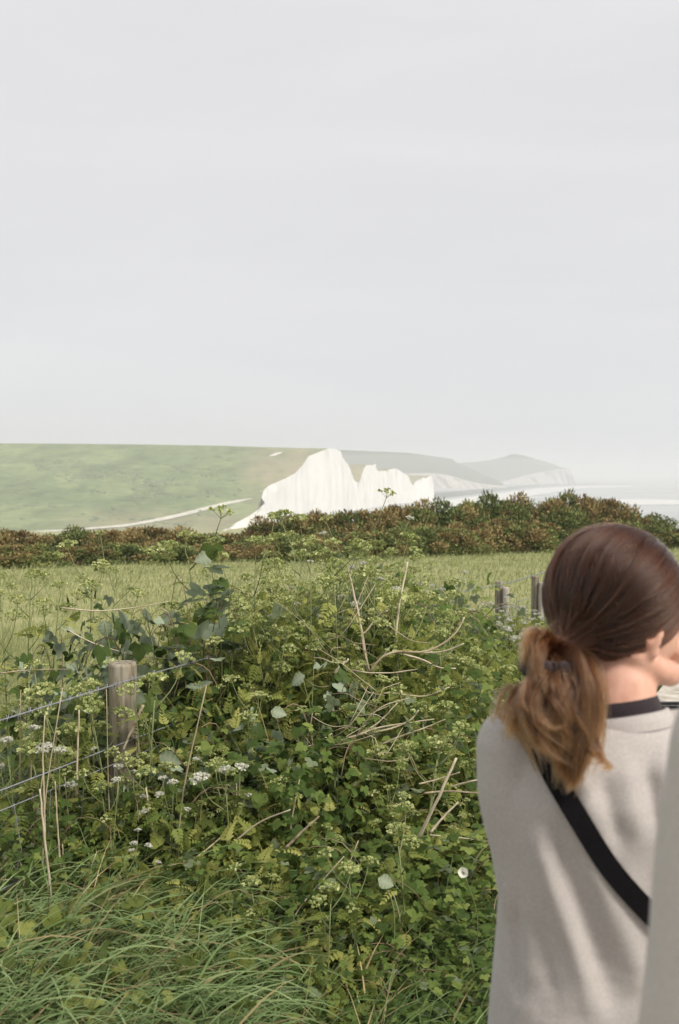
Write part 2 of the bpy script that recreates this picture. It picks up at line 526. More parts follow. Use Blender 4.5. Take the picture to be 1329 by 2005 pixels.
def skin_mat():
    m, t = new_mat('skin')
    n, l = t.nodes.new, t.links.new
    o = n('ShaderNodeOutputMaterial')
    p = n('ShaderNodeBsdfPrincipled'); p.inputs['Roughness'].default_value = 0.5
    p.inputs['Subsurface Weight'].default_value = 0.25
    p.inputs['Subsurface Radius'].default_value = (1.0, 0.35, 0.2)
    p.inputs['Subsurface Scale'].default_value = 0.006
    tc = n('ShaderNodeTexCoord')
    nz = n('ShaderNodeTexNoise'); nz.inputs['Scale'].default_value = 28; nz.inputs['Detail'].default_value = 6
    l(tc.outputs['Object'], nz.inputs['Vector'])
    rp = ramp(t, [(0.3, (0.55, 0.29, 0.21)), (0.55, (0.66, 0.385, 0.29)), (0.75, (0.72, 0.44, 0.34))])
    l(nz.outputs['Fac'], rp.inputs['Fac']); l(rp.outputs[0], p.inputs['Base Color'])
    l(p.outputs[0], o.inputs['Surface'])
    return m


def hair_mat(name, root, mid, tip):
    m, t = new_mat(name)
    n, l = t.nodes.new, t.links.new
    o = n('ShaderNodeOutputMaterial')
    h = n('ShaderNodeBsdfHairPrincipled'); h.parametrization = 'COLOR'
    h.inputs['Roughness'].default_value = 0.24
    h.inputs['IOR'].default_value = 1.36
    h.inputs['Radial Roughness'].default_value = 0.35
    hi = n('ShaderNodeHairInfo')
    ml = n('ShaderNodeMath'); ml.operation = 'MULTIPLY_ADD'; ml.inputs[1].default_value = 0.38; 
    l(hi.outputs['Random'], ml.inputs[0])
    m2 = n('ShaderNodeMath'); m2.operation = 'MULTIPLY_ADD'; m2.inputs[1].default_value = 0.6; m2.inputs[2].default_value = 0.0
    l(hi.outputs['Intercept'], m2.inputs[0]); l(m2.outputs[0], ml.inputs[2])
    rp = ramp(t, [(0.0, root), (0.5, mid), (1.0, tip)])
    l(ml.outputs[0], rp.inputs['Fac']); l(rp.outputs[0], h.inputs['Color'])
    l(h.outputs[0], o.inputs['Surface'])
    return m


M['sweater'] = cloth_mat('grey_knit', (0.390, 0.360, 0.345), (0.470, 0.438, 0.422))
M['sweater_lit'] = cloth_mat('lit_grey_knit', (0.47, 0.43, 0.405), (0.55, 0.51, 0.48))  # grey knit lightened in its colour to offset the shade on the sleeve
M['tee'] = cloth_mat('black_tee', (0.022, 0.016, 0.020), (0.035, 0.026, 0.030))
M['denim'] = cloth_mat('dark_denim', (0.03, 0.04, 0.07), (0.06, 0.07, 0.11))
M['strap'] = cloth_mat('black_webbing', (0.003, 0.0025, 0.0035), (0.007, 0.006, 0.008), sheen=0.0)
M['skin'] = skin_mat()
M['hair'] = hair_mat('brown_hair', (0.012, 0.0045, 0.0026), (0.038, 0.0148, 0.0084), (0.095, 0.042, 0.024))
M['pony'] = hair_mat('ponytail_hair', (0.014, 0.0055, 0.0028), (0.080, 0.034, 0.0145), (0.34, 0.165, 0.072))
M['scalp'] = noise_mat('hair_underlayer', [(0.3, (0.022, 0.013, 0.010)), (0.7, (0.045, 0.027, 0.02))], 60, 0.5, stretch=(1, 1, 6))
M['eye'] = noise_mat('eye_white', [(0.3, (0.7, 0.68, 0.66)), (0.7, (0.75, 0.73, 0.71))], 20, 0.2)
M['iris'] = noise_mat('brown_iris', [(0.3, (0.03, 0.018, 0.01)), (0.7, (0.06, 0.035, 0.02))], 200, 0.15)
M['lip'] = noise_mat('lips', [(0.3, (0.42, 0.16, 0.14)), (0.7, (0.5, 0.2, 0.18))], 90, 0.4)
M['sole'] = noise_mat('shoe_canvas', [(0.3, (0.5, 0.5, 0.48)), (0.7, (0.6, 0.6, 0.58))], 90, 0.8)

# ------------------------------------------------------------------ land, sea, air
SEA = -40.0
P0 = np.array([-0.83, 3.8])
U0 = np.array([2.2, 4.6]) / np.hypot(2.2, 4.6)
N0 = np.array([-U0[1], U0[0]])


def sdist(x, y):
    """signed distance from the fence line, positive on the field side"""
    return (x - P0[0]) * N0[0] + (y - P0[1]) * N0[1]


def path_edge(y):
    return np.interp(y, [1.0, 3.0, 6.0, 8.0], [-1.75, -1.72, -1.42, -1.25])


def gz(x, y):
    x = np.asarray(x, float); y = np.asarray(y, float)
    z = -0.037 * np.clip(y - 6, 0, 30) - 0.15 * np.clip(y - 37, 0, 250)
    s = sdist(x, y)
    z = z + 0.10 * np.exp(-(s + 0.3) ** 2 / 0.5) * (y < 12)
    z = z + 0.02 * np.sin(x * 1.7 + y * 0.6) * np.cos(y * 1.1) * (y < 40)
    return z


gx = np.unique(np.concatenate([np.linspace(-600, -40, 20), np.linspace(-40, -8, 30), np.linspace(-8, 8, 81), np.linspace(8, 40, 30), np.linspace(40, 600, 20)]))
gy = np.unique(np.concatenate([np.linspace(-30, 0, 14), np.linspace(0, 12, 81), np.linspace(12, 45, 50), np.linspace(45, 760, 60)]))
GX, GY = np.meshgrid(gx, gy)
GZ = gz(GX, GY)
GZ = np.where(GZ < -38.0, -38.0 - np.clip((GX - 40) / 40, -1, 3), GZ)
s_ = sdist(GX, GY)
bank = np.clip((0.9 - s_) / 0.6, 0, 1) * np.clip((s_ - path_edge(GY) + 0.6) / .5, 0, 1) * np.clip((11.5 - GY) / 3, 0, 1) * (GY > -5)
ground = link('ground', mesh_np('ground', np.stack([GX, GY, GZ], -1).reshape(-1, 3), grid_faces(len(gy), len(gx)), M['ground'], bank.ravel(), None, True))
tag(ground, 'rough turf sloping from the hedge bank down across the field', kind='structure')

# gravel path where the walkers stand
py_ = np.linspace(-6, 13, 60)
rows = []
for y in py_:
    for k in range(13):
        s = path_edge(y) - 0.05 - k / 12 * 3.4 + (0.12 * fbm(y * 1.3, 3.1) if k == 0 else 0)
        q = (s - (y - P0[1]) * N0[1]) / N0[0] + P0[0]
        rows.append((q, y, float(gz(q, y)) + 0.008 + 0.012 * fbm(q * 3, y * 3)))
path = link('path', mesh_np('path', rows, grid_faces(len(py_), 13), M['gravel'], None, None, True))
tag(path, 'pale chalk and gravel footpath', kind='structure')

# sea
sx = np.linspace(-7000, 11000, 40); sy = np.concatenate([np.linspace(240, 2000, 30), np.linspace(2200, 15000, 30)])
SX, SY = np.meshgrid(sx, sy)
water = link('sea', mesh_np('sea', np.stack([SX, SY, np.full_like(SX, SEA)], -1).reshape(-1, 3), grid_faces(len(sy), len(sx)), M['sea']))
tag(water, 'calm pale sea', kind='structure')


def strip(name, top, bot, z0, z1, mat, label):
    """low flat shore feature between two pixel outlines laid out on the sea level"""
    k = 60
    a = catmull([(*p, 0) for p in top], k); b = catmull([(*p, 0) for p in bot], k)
    V = []
    for r, z in ((0, z0), (0.33, z1), (0.66, z1), (1, z0)):
        for i in range(k):
            p = Gnd(a[i, 0] * (1 - r) + b[i, 0] * r, a[i, 1] * (1 - r) + b[i, 1] * r, SEA)
            V.append((p.x, p.y, SEA + z))
    o = link(name, mesh_np(name, V, grid_faces(4, k), mat, None, None, True))
    return tag(o, label, kind='structure')


strip('rock_platform', [(820, 967), (930, 958.5), (1040, 949.5), (1130, 946.5), (1235, 947.5)], [(820, 982), (930, 968), (1040, 954.5), (1130, 949.6), (1235, 948.6)], 0.05, 1.2, M['reef'], 'dark low rock platform below the cliffs')
strip('surf', [(820, 985), (930, 972), (1040, 958), (1130, 951.5), (1235, 951.0)], [(820, 1005), (930, 990), (1060, 967), (1140, 956.0), (1235, 953.0)], 0.03, 0.25, M['surf'], 'white surf line along the shore')
strip('sandbank', [(1180, 979), (1240, 977), (1300, 978), (1400, 981)], [(1180, 983), (1240, 988), (1300, 987), (1400, 988)], 0.03, 0.2, M['surf'], 'pale breaker line out in the bay')

# near headland: turf dome ending at the chalk cliff
EDGE = [(395, 1052), (430, 1042), (462, 1024), (490, 1009), (506, 996), (519, 985), (511, 973), (509, 962), (524, 952), (560, 936), (578, 926), (592, 911), (596, 902), (604, 893), (622, 886), (642, 878)]


def dist_at(y):
    return 1000 - 350 * (y - 875) / 167.0


def edge_y(px):
    xs = [395, 430, 462, 490, 506, 516, 524, 560, 578, 592, 604, 622, 642]
    ys = [1052, 1042, 1024, 1009, 994, 960, 952, 936, 926, 911, 893, 886, 878]
    return np.interp(px, xs, ys)


def sky_y(px):
    return np.interp(px, [-900, -300, 0, 150, 300, 420, 520, 600, 642], [866, 866, 868, 869, 870.5, 872.5, 875.5, 877.5, 877.9])


def hill_dist(px, py):
    yb = 1066 if px < 395 else edge_y(px)
    v = (py - yb) / (sky_y(px) - yb)
    return dist_at(py) + 16 * fbm(px * 0.008, py * 0.02) * max(0, min(1, v * 4)) * max(0, min(1, (1 - v) * 4)) * (1 if px < 480 else max(0, (560 - px) / 80))


cols = np.unique(np.concatenate([np.linspace(-900, 0, 40), np.linspace(0, 400, 90), np.linspace(400, 642, 140)]))
NV = 64
V, T_ = [], []
for j in range(NV):
    v = j / (NV - 1)
    for px in cols:
        yb = 1066 if px < 395 else edge_y(px)
        ys = sky_y(px)
        py = yb + (ys - yb) * v
        d = hill_dist(px, py)
        V.append(W(px, py, d)[:])
        near = (py - 0) - edge_y(max(px, 395))
        worn = 0.0
        b = (px - 470) / 90
        worn = max(0, min(1, b + .25)) * (0.75 + 0.5 * fbm(px * 0.03, py * 0.03)) * (1.15 - 0.6 * abs(py - 930) / 60)
        worn = max(worn, 0.55 * max(0, min(1, (px - 60) / 160)) * max(0, min(1, (py - 992 + 14 * fbm(px * .02, 1.0)) / 24)))
        T_.append(max(0, min(1, worn)))
for dy, dz in ((60, -1.5), (160, -8), (420, -40)):
    for i, px in enumerate(cols):
        p = V[(NV - 1) * len(cols) + i]
        V.append((p[0] - dy * 0.35, p[1] + dy, p[2] + dz)); T_.append(0.2)
hill = link('hill', mesh_np('hill', V, grid_faces(NV + 3, len(cols)), M['down'], T_, None, True))
tag(hill, 'broad green downland headland above the chalk cliff', kind='structure')

# chalk track and worn patches on the hill
def on_hill(px, py, up=0.6):
    p = W(px, py, hill_dist(px, py) - 2.5)
    return (p.x, p.y, p.z)


def track(name, pts, w, label):
    k = 50
    c = catmull([(x, y, 0) for x, y in pts], k)
    ww = np.interp(np.linspace(0, 1, k), np.linspace(0, 1, len(w)), w)
    V = [on_hill(c[i, 0], c[i, 1] - ww[i] / 2 + 0.8 * fbm(i * 0.3, 1.0)) for i in range(k)] + [on_hill(c[i, 0], c[i, 1] + ww[i] / 2 + 0.8 * fbm(i * 0.3, 5.0)) for i in range(k)]
    o = link(name, mesh_np(name, V, grid_faces(2, k), M['track'], None, None, True))
    return tag(o, label, kind='structure')


# low scrub scattered over the slope
sp_, sd_ = [], []
while len(sp_) < 800:
    px = rng.uniform(-250, 470); py = rng.uniform(892, 1030)
    dens = fbm(px * .012 + 3, py * .05, 5.0) + .45 * math.exp(-((py - 925 - .03 * px) / 22) ** 2) - .1
    if rng.uniform() < dens:
        p = W(px, py, hill_dist(px, py) - 1)
        sp_.append((p.x, p.y, p.z - .6)); sd_.append(rng.uniform(.7, 2.3))
bl = np.array([(0, 0, 1), (1, 0, .45), (.5, .87, .5), (-.5, .87, .42), (-1, 0, .5), (-.5, -.87, .45), (.5, -.87, .42), (1.15, 0, -.6), (.58, 1, -.6), (-.58, 1, -.6), (-1.15, 0, -.6), (-.58, -1, -.6), (.58, -1, -.6)])
blT = np.array([(0, 1 + i, 1 + (i + 1) % 6) for i in range(6)] + [(1 + i, 7 + i, 1 + (i + 1) % 6) for i in range(6)] + [(7 + i, 7 + (i + 1) % 6, 1 + (i + 1) % 6) for i in range(6)])
k = len(sp_)
an = rng.uniform(0, 6.28, k)
sd_ = np.array(sd_)
V, F = stamp(bl, blT, np.array(sp_), np.stack([np.stack([np.cos(an), np.sin(an), 0 * an], -1), np.stack([-np.sin(an), np.cos(an), 0 * an], -1), np.tile([0, 0, 1.], (k, 1))], -1), np.stack([sd_ * rng.uniform(1, 2.2, k), sd_, sd_ * .7], -1))
M['scrub'] = leaf_mat('hillside_scrub', [(0, (.085, .115, .055)), (1, (.16, .20, .105))], trans=0)
tag(link('scrub', mesh_np('scrub', V, F, M['scrub'], tints(k, len(bl)), None, True)), 'dark low scrub scattered over the green hillside', 'scrub', kind='stuff')
track('chalk_track', [(10, 1044), (120, 1038), (230, 1030), (290, 1021), (345, 1010), (400, 996), (450, 984), (494, 976)], [2, 3, 3.5, 5, 6.5, 6.5, 6.5, 5.5, 1.5], 'white chalk track climbing the hill beside the cliff')
track('bare_chalk', [(527, 893), (540, 889), (552, 886)], [2, 6, 2], 'small bare chalk scar near the hilltop')

# the chalk cliff face
TOP = [(x, y, dist_at(y)) for x, y in EDGE] + [(655, 879, 1010), (667, 884, 1030), (672, 897, 1045), (684, 912, 1065), (688, 927, 1080), (695, 942, 1095), (701, 947, 1102), (706, 937, 1120), (712, 916, 1150), (722, 911, 1180), (735, 910, 1210), (738, 922, 1225), (755, 923, 1265), (765, 918, 1300), (775, 917, 1320), (797, 930, 1370), (800, 934, 1380), (804, 946, 1392), (809, 950, 1400), (814, 943, 1410), (822, 939, 1418), (830, 936, 1430), (838, 933, 1440), (843.5, 932.5, 1450), (845.5, 934, 1500), (845, 938, 1600)]
tp = np.array([W(x, y, d)[:] for x, y, d in TOP])
seglen = np.concatenate([[0], np.cumsum(np.linalg.norm(np.diff(tp, axis=0), axis=1))])
K = 420
uu = np.linspace(0, seglen[-1], K)
topc = np.stack([np.interp(uu, seglen, tp[:, i]) for i in range(3)], -1)
jag = np.array([round(2.2 * fbm(a * .11, 7.7, 1.0)) * .9 + .8 * fbm(a * .5, 2.0, 4.0) for a in uu])
topc[:, 2] += jag * np.clip((uu - seglen[len(EDGE) - 1] - 20) / 40, 0, 1) * np.clip((uu[-1] - uu) / 60, 0, 1)
tan = norm(np.gradient(topc[:, :2], axis=0, edge_order=1))
sm = np.stack([np.convolve(np.pad(tan[:, i], 25, 'edge'), np.ones(51) / 51, 'valid') for i in range(2)], -1)
nrm = norm(np.stack([sm[:, 1], -sm[:, 0]], -1))
NR = 36
V = []
for j in range(NR):
    v = j / (NR - 1)
    for i in range(K):
        x, y, z = topc[i]
        zz = z * (1 - v) + (SEA - 1) * v
        a = uu[i]
        off = 2.5 * v + (1.6 * fbm(a * 0.03, 0.3, v * 0.5) + 1.9 * fbm(a * 0.09, zz * 0.012, 3.0) + 0.8 * fbm(a * 0.25, zz * 0.05, 9.0)) * min(1, v * 5)
        V.append((x + nrm[i, 0] * off, y + nrm[i, 1] * off, zz))
cliff = link('cliff', mesh_np('cliff', V, grid_faces(NR, K), M['chalk'], None, None, True))
tag(cliff, 'white chalk sea cliff with notched rising and dipping top', kind='structure')
# turf behind the cliff tops
i0 = int(np.searchsorted(uu, seglen[len(EDGE) - 1]))
tt = topc[i0:]
mxz = np.array([tt[max(0, i - 40):i + 41, 2].max() for i in range(len(tt))])
smz = np.convolve(np.pad(mxz, 30, 'edge'), np.ones(61) / 61, 'valid')
V = []
for back, f in ((0, 0.0), (10, 0.3), (40, 0.75), (90, 1.0), (300, 1.0)):
    for i in range(len(tt)):
        V.append((tt[i, 0] - nrm[i0 + i, 0] * back, tt[i, 1] - nrm[i0 + i, 1] * back, tt[i, 2] * (1 - f) + (smz[i] - 2.5 - back * 0.02) * f))
turf = link('cliff_top', mesh_np('cliff_top', V, grid_faces(5, len(tt)), M['down'], np.full(len(V), 0.75), None, True))
tag(turf, 'dry turf along the cliff tops', kind='structure')


def far_land(name, sky_pts, edge_pts, d_sky, d_edge, base_out, label):
    k = 120
    a = catmull([(x, y, 0) for x, y in sky_pts], k); b = catmull([(x, y, 0) for x, y in edge_pts], k)
    E = np.array([W(b[i, 0], b[i, 1], d_edge)[:] for i in range(k)])
    Kk = np.array([W(a[i, 0], a[i, 1], d_sky)[:] for i in range(k)])
    V = []
    for r in np.linspace(0, 1, 9):
        V += [tuple(E[i] * (1 - r) + Kk[i] * r + np.array([0, 0, 4 * fbm(i * 0.11, r * 3, 2.0) * math.sin(math.pi * r)])) for i in range(k)]
    V += [(p[0], p[1] + 900, SEA - 2) for p in Kk]
    h = link(name + '_hill', mesh_np(name, V, grid_faces(10, k), M['far_down'], np.zeros(len(V)), None, True))
    tag(h, label[0], kind='structure')
    V = []
    for r in np.linspace(0, 1, 10):
        for i in range(k):
            o_ = base_out * r + 10 * fbm(i * 0.25, r * 1.5, 7.0) * min(1, r * 4)
            V.append((E[i, 0] + o_ * 0.4, E[i, 1] - o_, E[i, 2] * (1 - r) + (SEA - 1) * r))
    c = link(name + '_cliff', mesh_np(name + '_cliff', V, grid_faces(10, k), M['far_chalk'], None, None, True))
    tag(c, label[1], kind='structure')


far_land('middle_headland', [(600, 880), (668, 881.5), (740, 884), (800, 887), (845, 893), (885, 899), (893, 905), (930, 921), (985, 946)],
         [(600, 940), (668, 936), (740, 930), (800, 927), (845, 926.5), (880, 931), (915, 941), (950, 948), (985, 951)], 2900, 2600, 30,
         ('grey green headland beyond the chalk cliff', 'pale chalk slope of the middle headland'))
far_land('outer_headland', [(860, 912), (893, 907), (945, 903), (985, 895), (1000, 889.5), (1012, 890), (1025, 892), (1050, 899), (1080, 908), (1100, 915), (1114, 918.5), (1117, 926)],
         [(860, 946), (893, 947), (945, 947), (985, 942), (1005, 937), (1020, 933), (1035, 929), (1060, 924), (1085, 919.5), (1102, 918), (1114, 919.5), (1117, 927)], 3700, 3500, 30,
         ('farthest hazy headland with a knoll on its top', 'pale chalk cliff of the farthest headland'))

# the air
hb = bmesh.new()
bmesh.ops.create_cube(hb, size=1.0)
hme = bpy.data.meshes.new('haze')
hb.to_mesh(hme); hb.free()
hm, t = new_mat('sea_haze')
ho = t.nodes.new('ShaderNodeOutputMaterial')
pv = t.nodes.new('ShaderNodeVolumePrincipled')
pv.inputs['Color'].default_value = (0.86, 0.885, 0.91, 1)
pv.inputs['Density'].default_value = 4.4e-4
pv.inputs['Anisotropy'].default_value = 0.0
t.links.new(pv.outputs[0], ho.inputs['Volume'])
hme.materials.append(hm)
haze = link('haze', hme)
haze.location = (2000, 7400, (SEA - 4 + 48) / 2)
haze.scale = (18600, 15400, 48 - (SEA - 4))
tag(haze, 'thin pale sea haze', kind='stuff')

# ------------------------------------------------------------------ leaf shapes
def leaf_T(w=0.42, droop=0.25, fold=0.12, rows=5):
    ts = np.linspace(0, 1, rows)
    ww = np.interp(ts, [0, .2, .45, .75, 1], [0.04, .85 * w, w, .62 * w, 0.01])
    V = []
    for t_, w_ in zip(ts, ww):
        z = -droop * t_ ** 2
        V += [(-w_, t_, z + fold * w_), (0, t_, z), (w_, t_, z + fold * w_)]
    return np.array(V), grid_faces(rows, 3)


LEAF, LEAF_F = leaf_T()
LEAFLO, LEAFLO_F = leaf_T(rows=3)


def rotz(V, a):
    c, s = math.cos(a), math.sin(a)
    return V @ np.array([[c, s, 0], [-s, c, 0], [0, 0, 1]])


TRI = np.concatenate([LEAF * 1.0 + [0, .12, 0], rotz(LEAF * 0.8, -1.15) + [0.02, .05, 0], rotz(LEAF * 0.8, 1.15) + [-0.02, .05, 0]])
TRI_F = np.concatenate([LEAF_F + i * len(LEAF) for i in range(3)])
# a pinnate frond: leaflets in pairs along a midrib
pf, pff, n_ = [], [], 0
NARROW, NARROW_F = leaf_T(w=.30, rows=4)
for k in range(6):
    for sgn in (-1, 1):
        L = rotz(NARROW * (0.40 - 0.045 * k), -sgn * (1.05 - .05 * k)) + [0, 0.14 + 0.145 * k, -0.02 * k - .012 * k * k]
        pf.append(L); pff.append(NARROW_F + n_); n_ += len(L)
L = NARROW * 0.24 + [0, 0.95, -0.40]
pf.append(L); pff.append(NARROW_F + n_)
FROND, FROND_F = np.concatenate(pf), np.concatenate(pff)


# ------------------------------------------------------------------ plants
def bramble_meshes(seed, rx, ry, h, nleaf, size, mat, ncane=6, lump=0.35):
    global rng
    keep = rng
    rng = np.random.default_rng(seed)
    k = nleaf * 2
    d = norm(np.stack([rng.normal(size=k), rng.normal(size=k), np.abs(rng.normal(size=k)) * 1.1], -1))
    lum = np.array([fbm(a[0] * 1.8 + seed, a[1] * 1.8, a[2] * 1.8) for a in d])
    r = rng.uniform(0, 1, k) ** 0.33 * (1 + lump * lum)
    keepm = rng.uniform(0, 1, k) < np.clip(0.6 + 0.9 * np.array([fbm(a[0] * 4 + seed, a[1] * 4, a[2] * 4 + 5) for a in d]), 0.15, 1)
    d, r = d[keepm][:nleaf], r[keepm][:nleaf]
    P = d * r[:, None] * np.array([rx, ry, h])
    P[:, 2] = np.maximum(P[:, 2], 0.02)
    k = len(P)
    nrm_ = norm(np.array([0, 0, 0.75]) + d * 0.55 + rng.normal(size=(k, 3)) * 0.38)
    ax = norm(np.stack([d[:, 0], d[:, 1], np.full(k, -0.15)], -1) + rng.normal(size=(k, 3)) * 0.6)
    flip = rng.uniform(0, 1, k) < 0.07
    nrm_[flip] *= -1
    V, F = stamp(TRI, TRI_F, P, frames(ax, nrm_), rng.uniform(0.6, 1.25, k) * size)
    fol = mesh_np('bramble_foliage', V, F, mat, tints(k, len(TRI)), None, True)
    A = Acc()
    for c in range(ncane):
        a = rng.uniform(0, 6.283)
        ln = rng.uniform(0.5, 0.98)
        p = [(rng.normal() * 0.05, rng.normal() * 0.05, 0)]
        for t_ in (0.3, 0.6, 0.85, 1.0):
            p.append((math.cos(a) * rx * ln * t_ ** 1.4, math.sin(a) * ry * ln * t_ ** 1.4, h * ln * (1.05 * math.sin(t_ * 2.1)) * 0.98))
        A.tube(catmull(p, 12), np.linspace(0.0032, 0.0012, 12), 4, rng.uniform(0.1, 0.9))
    cane = A.mesh('canes', M['cane'])
    rng = keep
    return fol, cane


def bramble(meshes, loc, rz, sc, label, group):
    t = empty('bramble_bush', loc, rz, label, 'bramble', group)
    t.scale = sc if isinstance(sc, tuple) else (sc, sc, sc)
    link('foliage', meshes[0], t); link('canes', meshes[1], t)
    return t


def umbel_head_mesh(seed, rays, rad, dome, mat, blob):
    g = np.random.default_rng(seed)
    A = Acc()
    tips = []
    for k in range(rays):
        f = math.sqrt((k + 0.5) / rays)
        a = k * 2.399963 + g.uniform(-.2, .2)
        rr = rad * f * g.uniform(.9, 1.1)
        tips.append((math.cos(a) * rr, math.sin(a) * rr, dome * (1 - 0.55 * f * f) * g.uniform(.95, 1.05)))
    for p in tips:
        A.tube([(0, 0, 0), (p[0] * .5, p[1] * .5, p[2] * .58), p], [0.0011, 0.0009, 0.0007], 3, 0.35, cap=False)
    q = np.array([(-1, -1, 0), (1, -1, 0.15), (1, 1, 0), (-1, 1, 0.15)], float)
    PP, tt_ = [], []
    for p in tips:
        nb = 13
        u = g.normal(size=(nb, 3)); u[:, 2] = np.abs(u[:, 2]) + 0.2
        u = norm(u) * g.uniform(.5, 1.0, (nb, 1))
        PP.append(np.array(p) + u * blob * np.array([1, 1, 0.7])); tt_.append(np.full(nb, g.uniform(.15, .95)))
    PP = np.concatenate(PP)
    k = len(PP)
    n_ = norm(g.normal(size=(k, 3)) * 0.7 + [0, 0, 0.8])
    V, F = stamp(q, np.array([[0, 1, 2, 3]]), PP, frames(norm(g.normal(size=(k, 3))), n_), g.uniform(0.22, 0.42, k) * blob)
    A.add(V, F, None, np.repeat(np.concatenate(tt_) + g.uniform(-.15, .15, k), 4))
    return A.mesh('flower_head', mat, False)


UH = [umbel_head_mesh(40 + i, [11, 14, 9, 16][i], [.048, .058, .042, .062][i], [.045, .042, .042, .05][i], M['umbel_head'], [.013, .014, .012, .014][i]) for i in range(4)]
WH = [umbel_head_mesh(60 + i, [10, 12, 9][i], [.024, .030, .021][i], [.020, .022, .018][i], M['white_head'], [.009, .010, .009][i]) for i in range(3)]


def umbel_plant(seed, h, heads, hmeshes, leafy, lmat, label, group, name, branch=1.0, rad=0.0055):
    """thing at the origin: stem, foliage, flower heads"""
    g = np.random.default_rng(seed)
    t = empty(name, (0, 0, 0), 0, label, 'wild plant', group)
    A = Acc()
    lean = g.normal(size=2) * 0.06
    def at(f):
        return np.array([lean[0] * f * f, lean[1] * f * f, f]) * np.array([h, h, h])
    main = [at(f) for f in np.linspace(0, 0.93, 6)]
    A.tube(main, np.linspace(rad, rad * 0.55, 6), 5, 0.5)
    tips = []
    for k in range(heads):
        f = 0.45 + 0.48 * (k + 0.6) / heads if k else 0.93
        b = at(f)
        a = k * 2.4 + g.uniform(-.5, .5)
        if k == 0:
            L_, e = h * 0.07, b + np.array([lean[0], lean[1], 1.0]) * h * 0.07
        else:
            L_ = h * g.uniform(.16, .28) * branch
            e = b + np.array([math.cos(a) * L_ * .62, math.sin(a) * L_ * .62, L_ * g.uniform(.7, .95)])
        m_ = (b + e) / 2 + np.array([math.cos(a), math.sin(a), -0.25]) * L_ * 0.10
        A.tube(catmull([b, m_, e], 6), np.linspace(rad * .55, rad * .3, 6), 4, g.uniform(.3, .8))
        tips.append((e, e - m_))
    P, D, Nn, Sz = [], [], [], []
    leafy = int(leafy * 1.5)
    for k in range(leafy):
        f = g.uniform(0.04, 0.86) ** 0.9
        b = at(f)
        a = g.uniform(0, 6.283)
        dd = np.array([math.cos(a), math.sin(a), g.uniform(.1, .7)])
        L_ = h * g.uniform(.08, .22) * (1.15 - f)
        e = b + norm(dd) * L_
        A.tube([b, (b + e) / 2 + [0, 0, .01], e], [rad * .35, rad * .3, rad * .2], 3, g.uniform(.2, .8), cap=False)
        P.append(e); D.append(dd * [1, 1, -.2] + g.normal(size=3) * .25); Nn.append(np.array([0, 0, 1]) + g.normal(size=3) * .35); Sz.append(g.uniform(.08, .15) * (1.2 - .5 * f))
    link('stem', A.mesh('stem', M['umbel_stem']), t)
    V, F = stamp(FROND, FROND_F, np.array(P), frames(np.array(D), np.array(Nn)), np.array(Sz))
    link('foliage', mesh_np('foliage', V, F, lmat, np.repeat(g.uniform(.1, .95, leafy), len(FROND)), None, True), t)
    for i, (e, dv) in enumerate(tips):
        ho_ = link('flower_head', hmeshes[(seed + i) % len(hmeshes)], t)
        ho_.location = e
        ho_.rotation_mode = 'QUATERNION'
        ho_.rotation_quaternion = Vector(dv).lerp(Vector((0, 0, 1)) * np.linalg.norm(dv), 0.5).to_track_quat('Z', 'Y')
        s = g.uniform(.7, 1.15)
        ho_.scale = (s, s, s)
    return t


def nettle_meshes(seed, h):
    g = np.random.default_rng(seed)
    A = Acc()
    st = [(0.03 * math.sin(f * 2 + seed) * f, 0.03 * math.cos(f * 3 + seed) * f, h * f) for f in np.linspace(0, 1, 6)]
    A.tube(st, np.linspace(.004, .002, 6), 4, 0.4)
    P, D, Nn, Sz = [], [], [], []
    nn = int(h / 0.05)
    for k in range(nn):
        f = 0.12 + 0.88 * k / nn
        b = np.array([np.interp(f, np.linspace(0, 1, 6), [s[i] for s in st]) for i in range(3)])
        for q in range(2 if f < .9 else 4):
            a = (k % 2) * 1.57 + q * (3.1416 if f < .9 else 1.57) + g.uniform(-.25, .25)
            P.append(b); D.append(np.array([math.cos(a), math.sin(a), g.uniform(-.5, .25)])); Nn.append(np.array([0, 0, 1]) + g.normal(size=3) * .2)
            Sz.append(g.uniform(.055, .095) * (1.1 - .45 * f))
    V, F = stamp(LEAF, LEAF_F, np.array(P), frames(np.array(D), np.array(Nn)), np.array(Sz))
    return A.mesh('stem', M['umbel_stem']), mesh_np('foliage', V, F, M['nettle'], np.repeat(g.uniform(.1, .95, len(P)), len(LEAF)), None, True)


def veg_h(x, y):
    b = np.interp(y, [2.2, 2.7, 3.1, 3.6, 4.3, 5.2, 6.5, 8.0, 9.5], [.10, .16, .27, .42, .72, .80, .70, .60, .5])
    s = sdist(x, y)
    px = 664.5 + FPX * x / np.maximum(y, .1)
    b = b * np.interp(px, [0, 250, 360, 820, 940, 1100], [.62, .75, 1, 1, .72, .66])
    b = b * np.clip((1.3 - s) / 0.6, 0, 1) * np.clip((s - path_edge(y) - 0.02) / 0.35, 0.15, 1)
    return b


def scatter(k, y0, y1, s0, s1, px0=-260, px1=1250, pw=1.0):
    """points on the verge, chosen by distance along the view, across the fence line and by bearing"""
    X, Y = [], []
    while len(X) < k:
        y = y0 + (y1 - y0) * rng.uniform() ** pw
        px = rng.uniform(px0, px1)
        x = PX(px, y)
        s = sdist(x, y)
        if s0 < s < s1 and s > path_edge(y) + 0.05:
            X.append(x); Y.append(y)
    return np.array(X), np.array(Y)


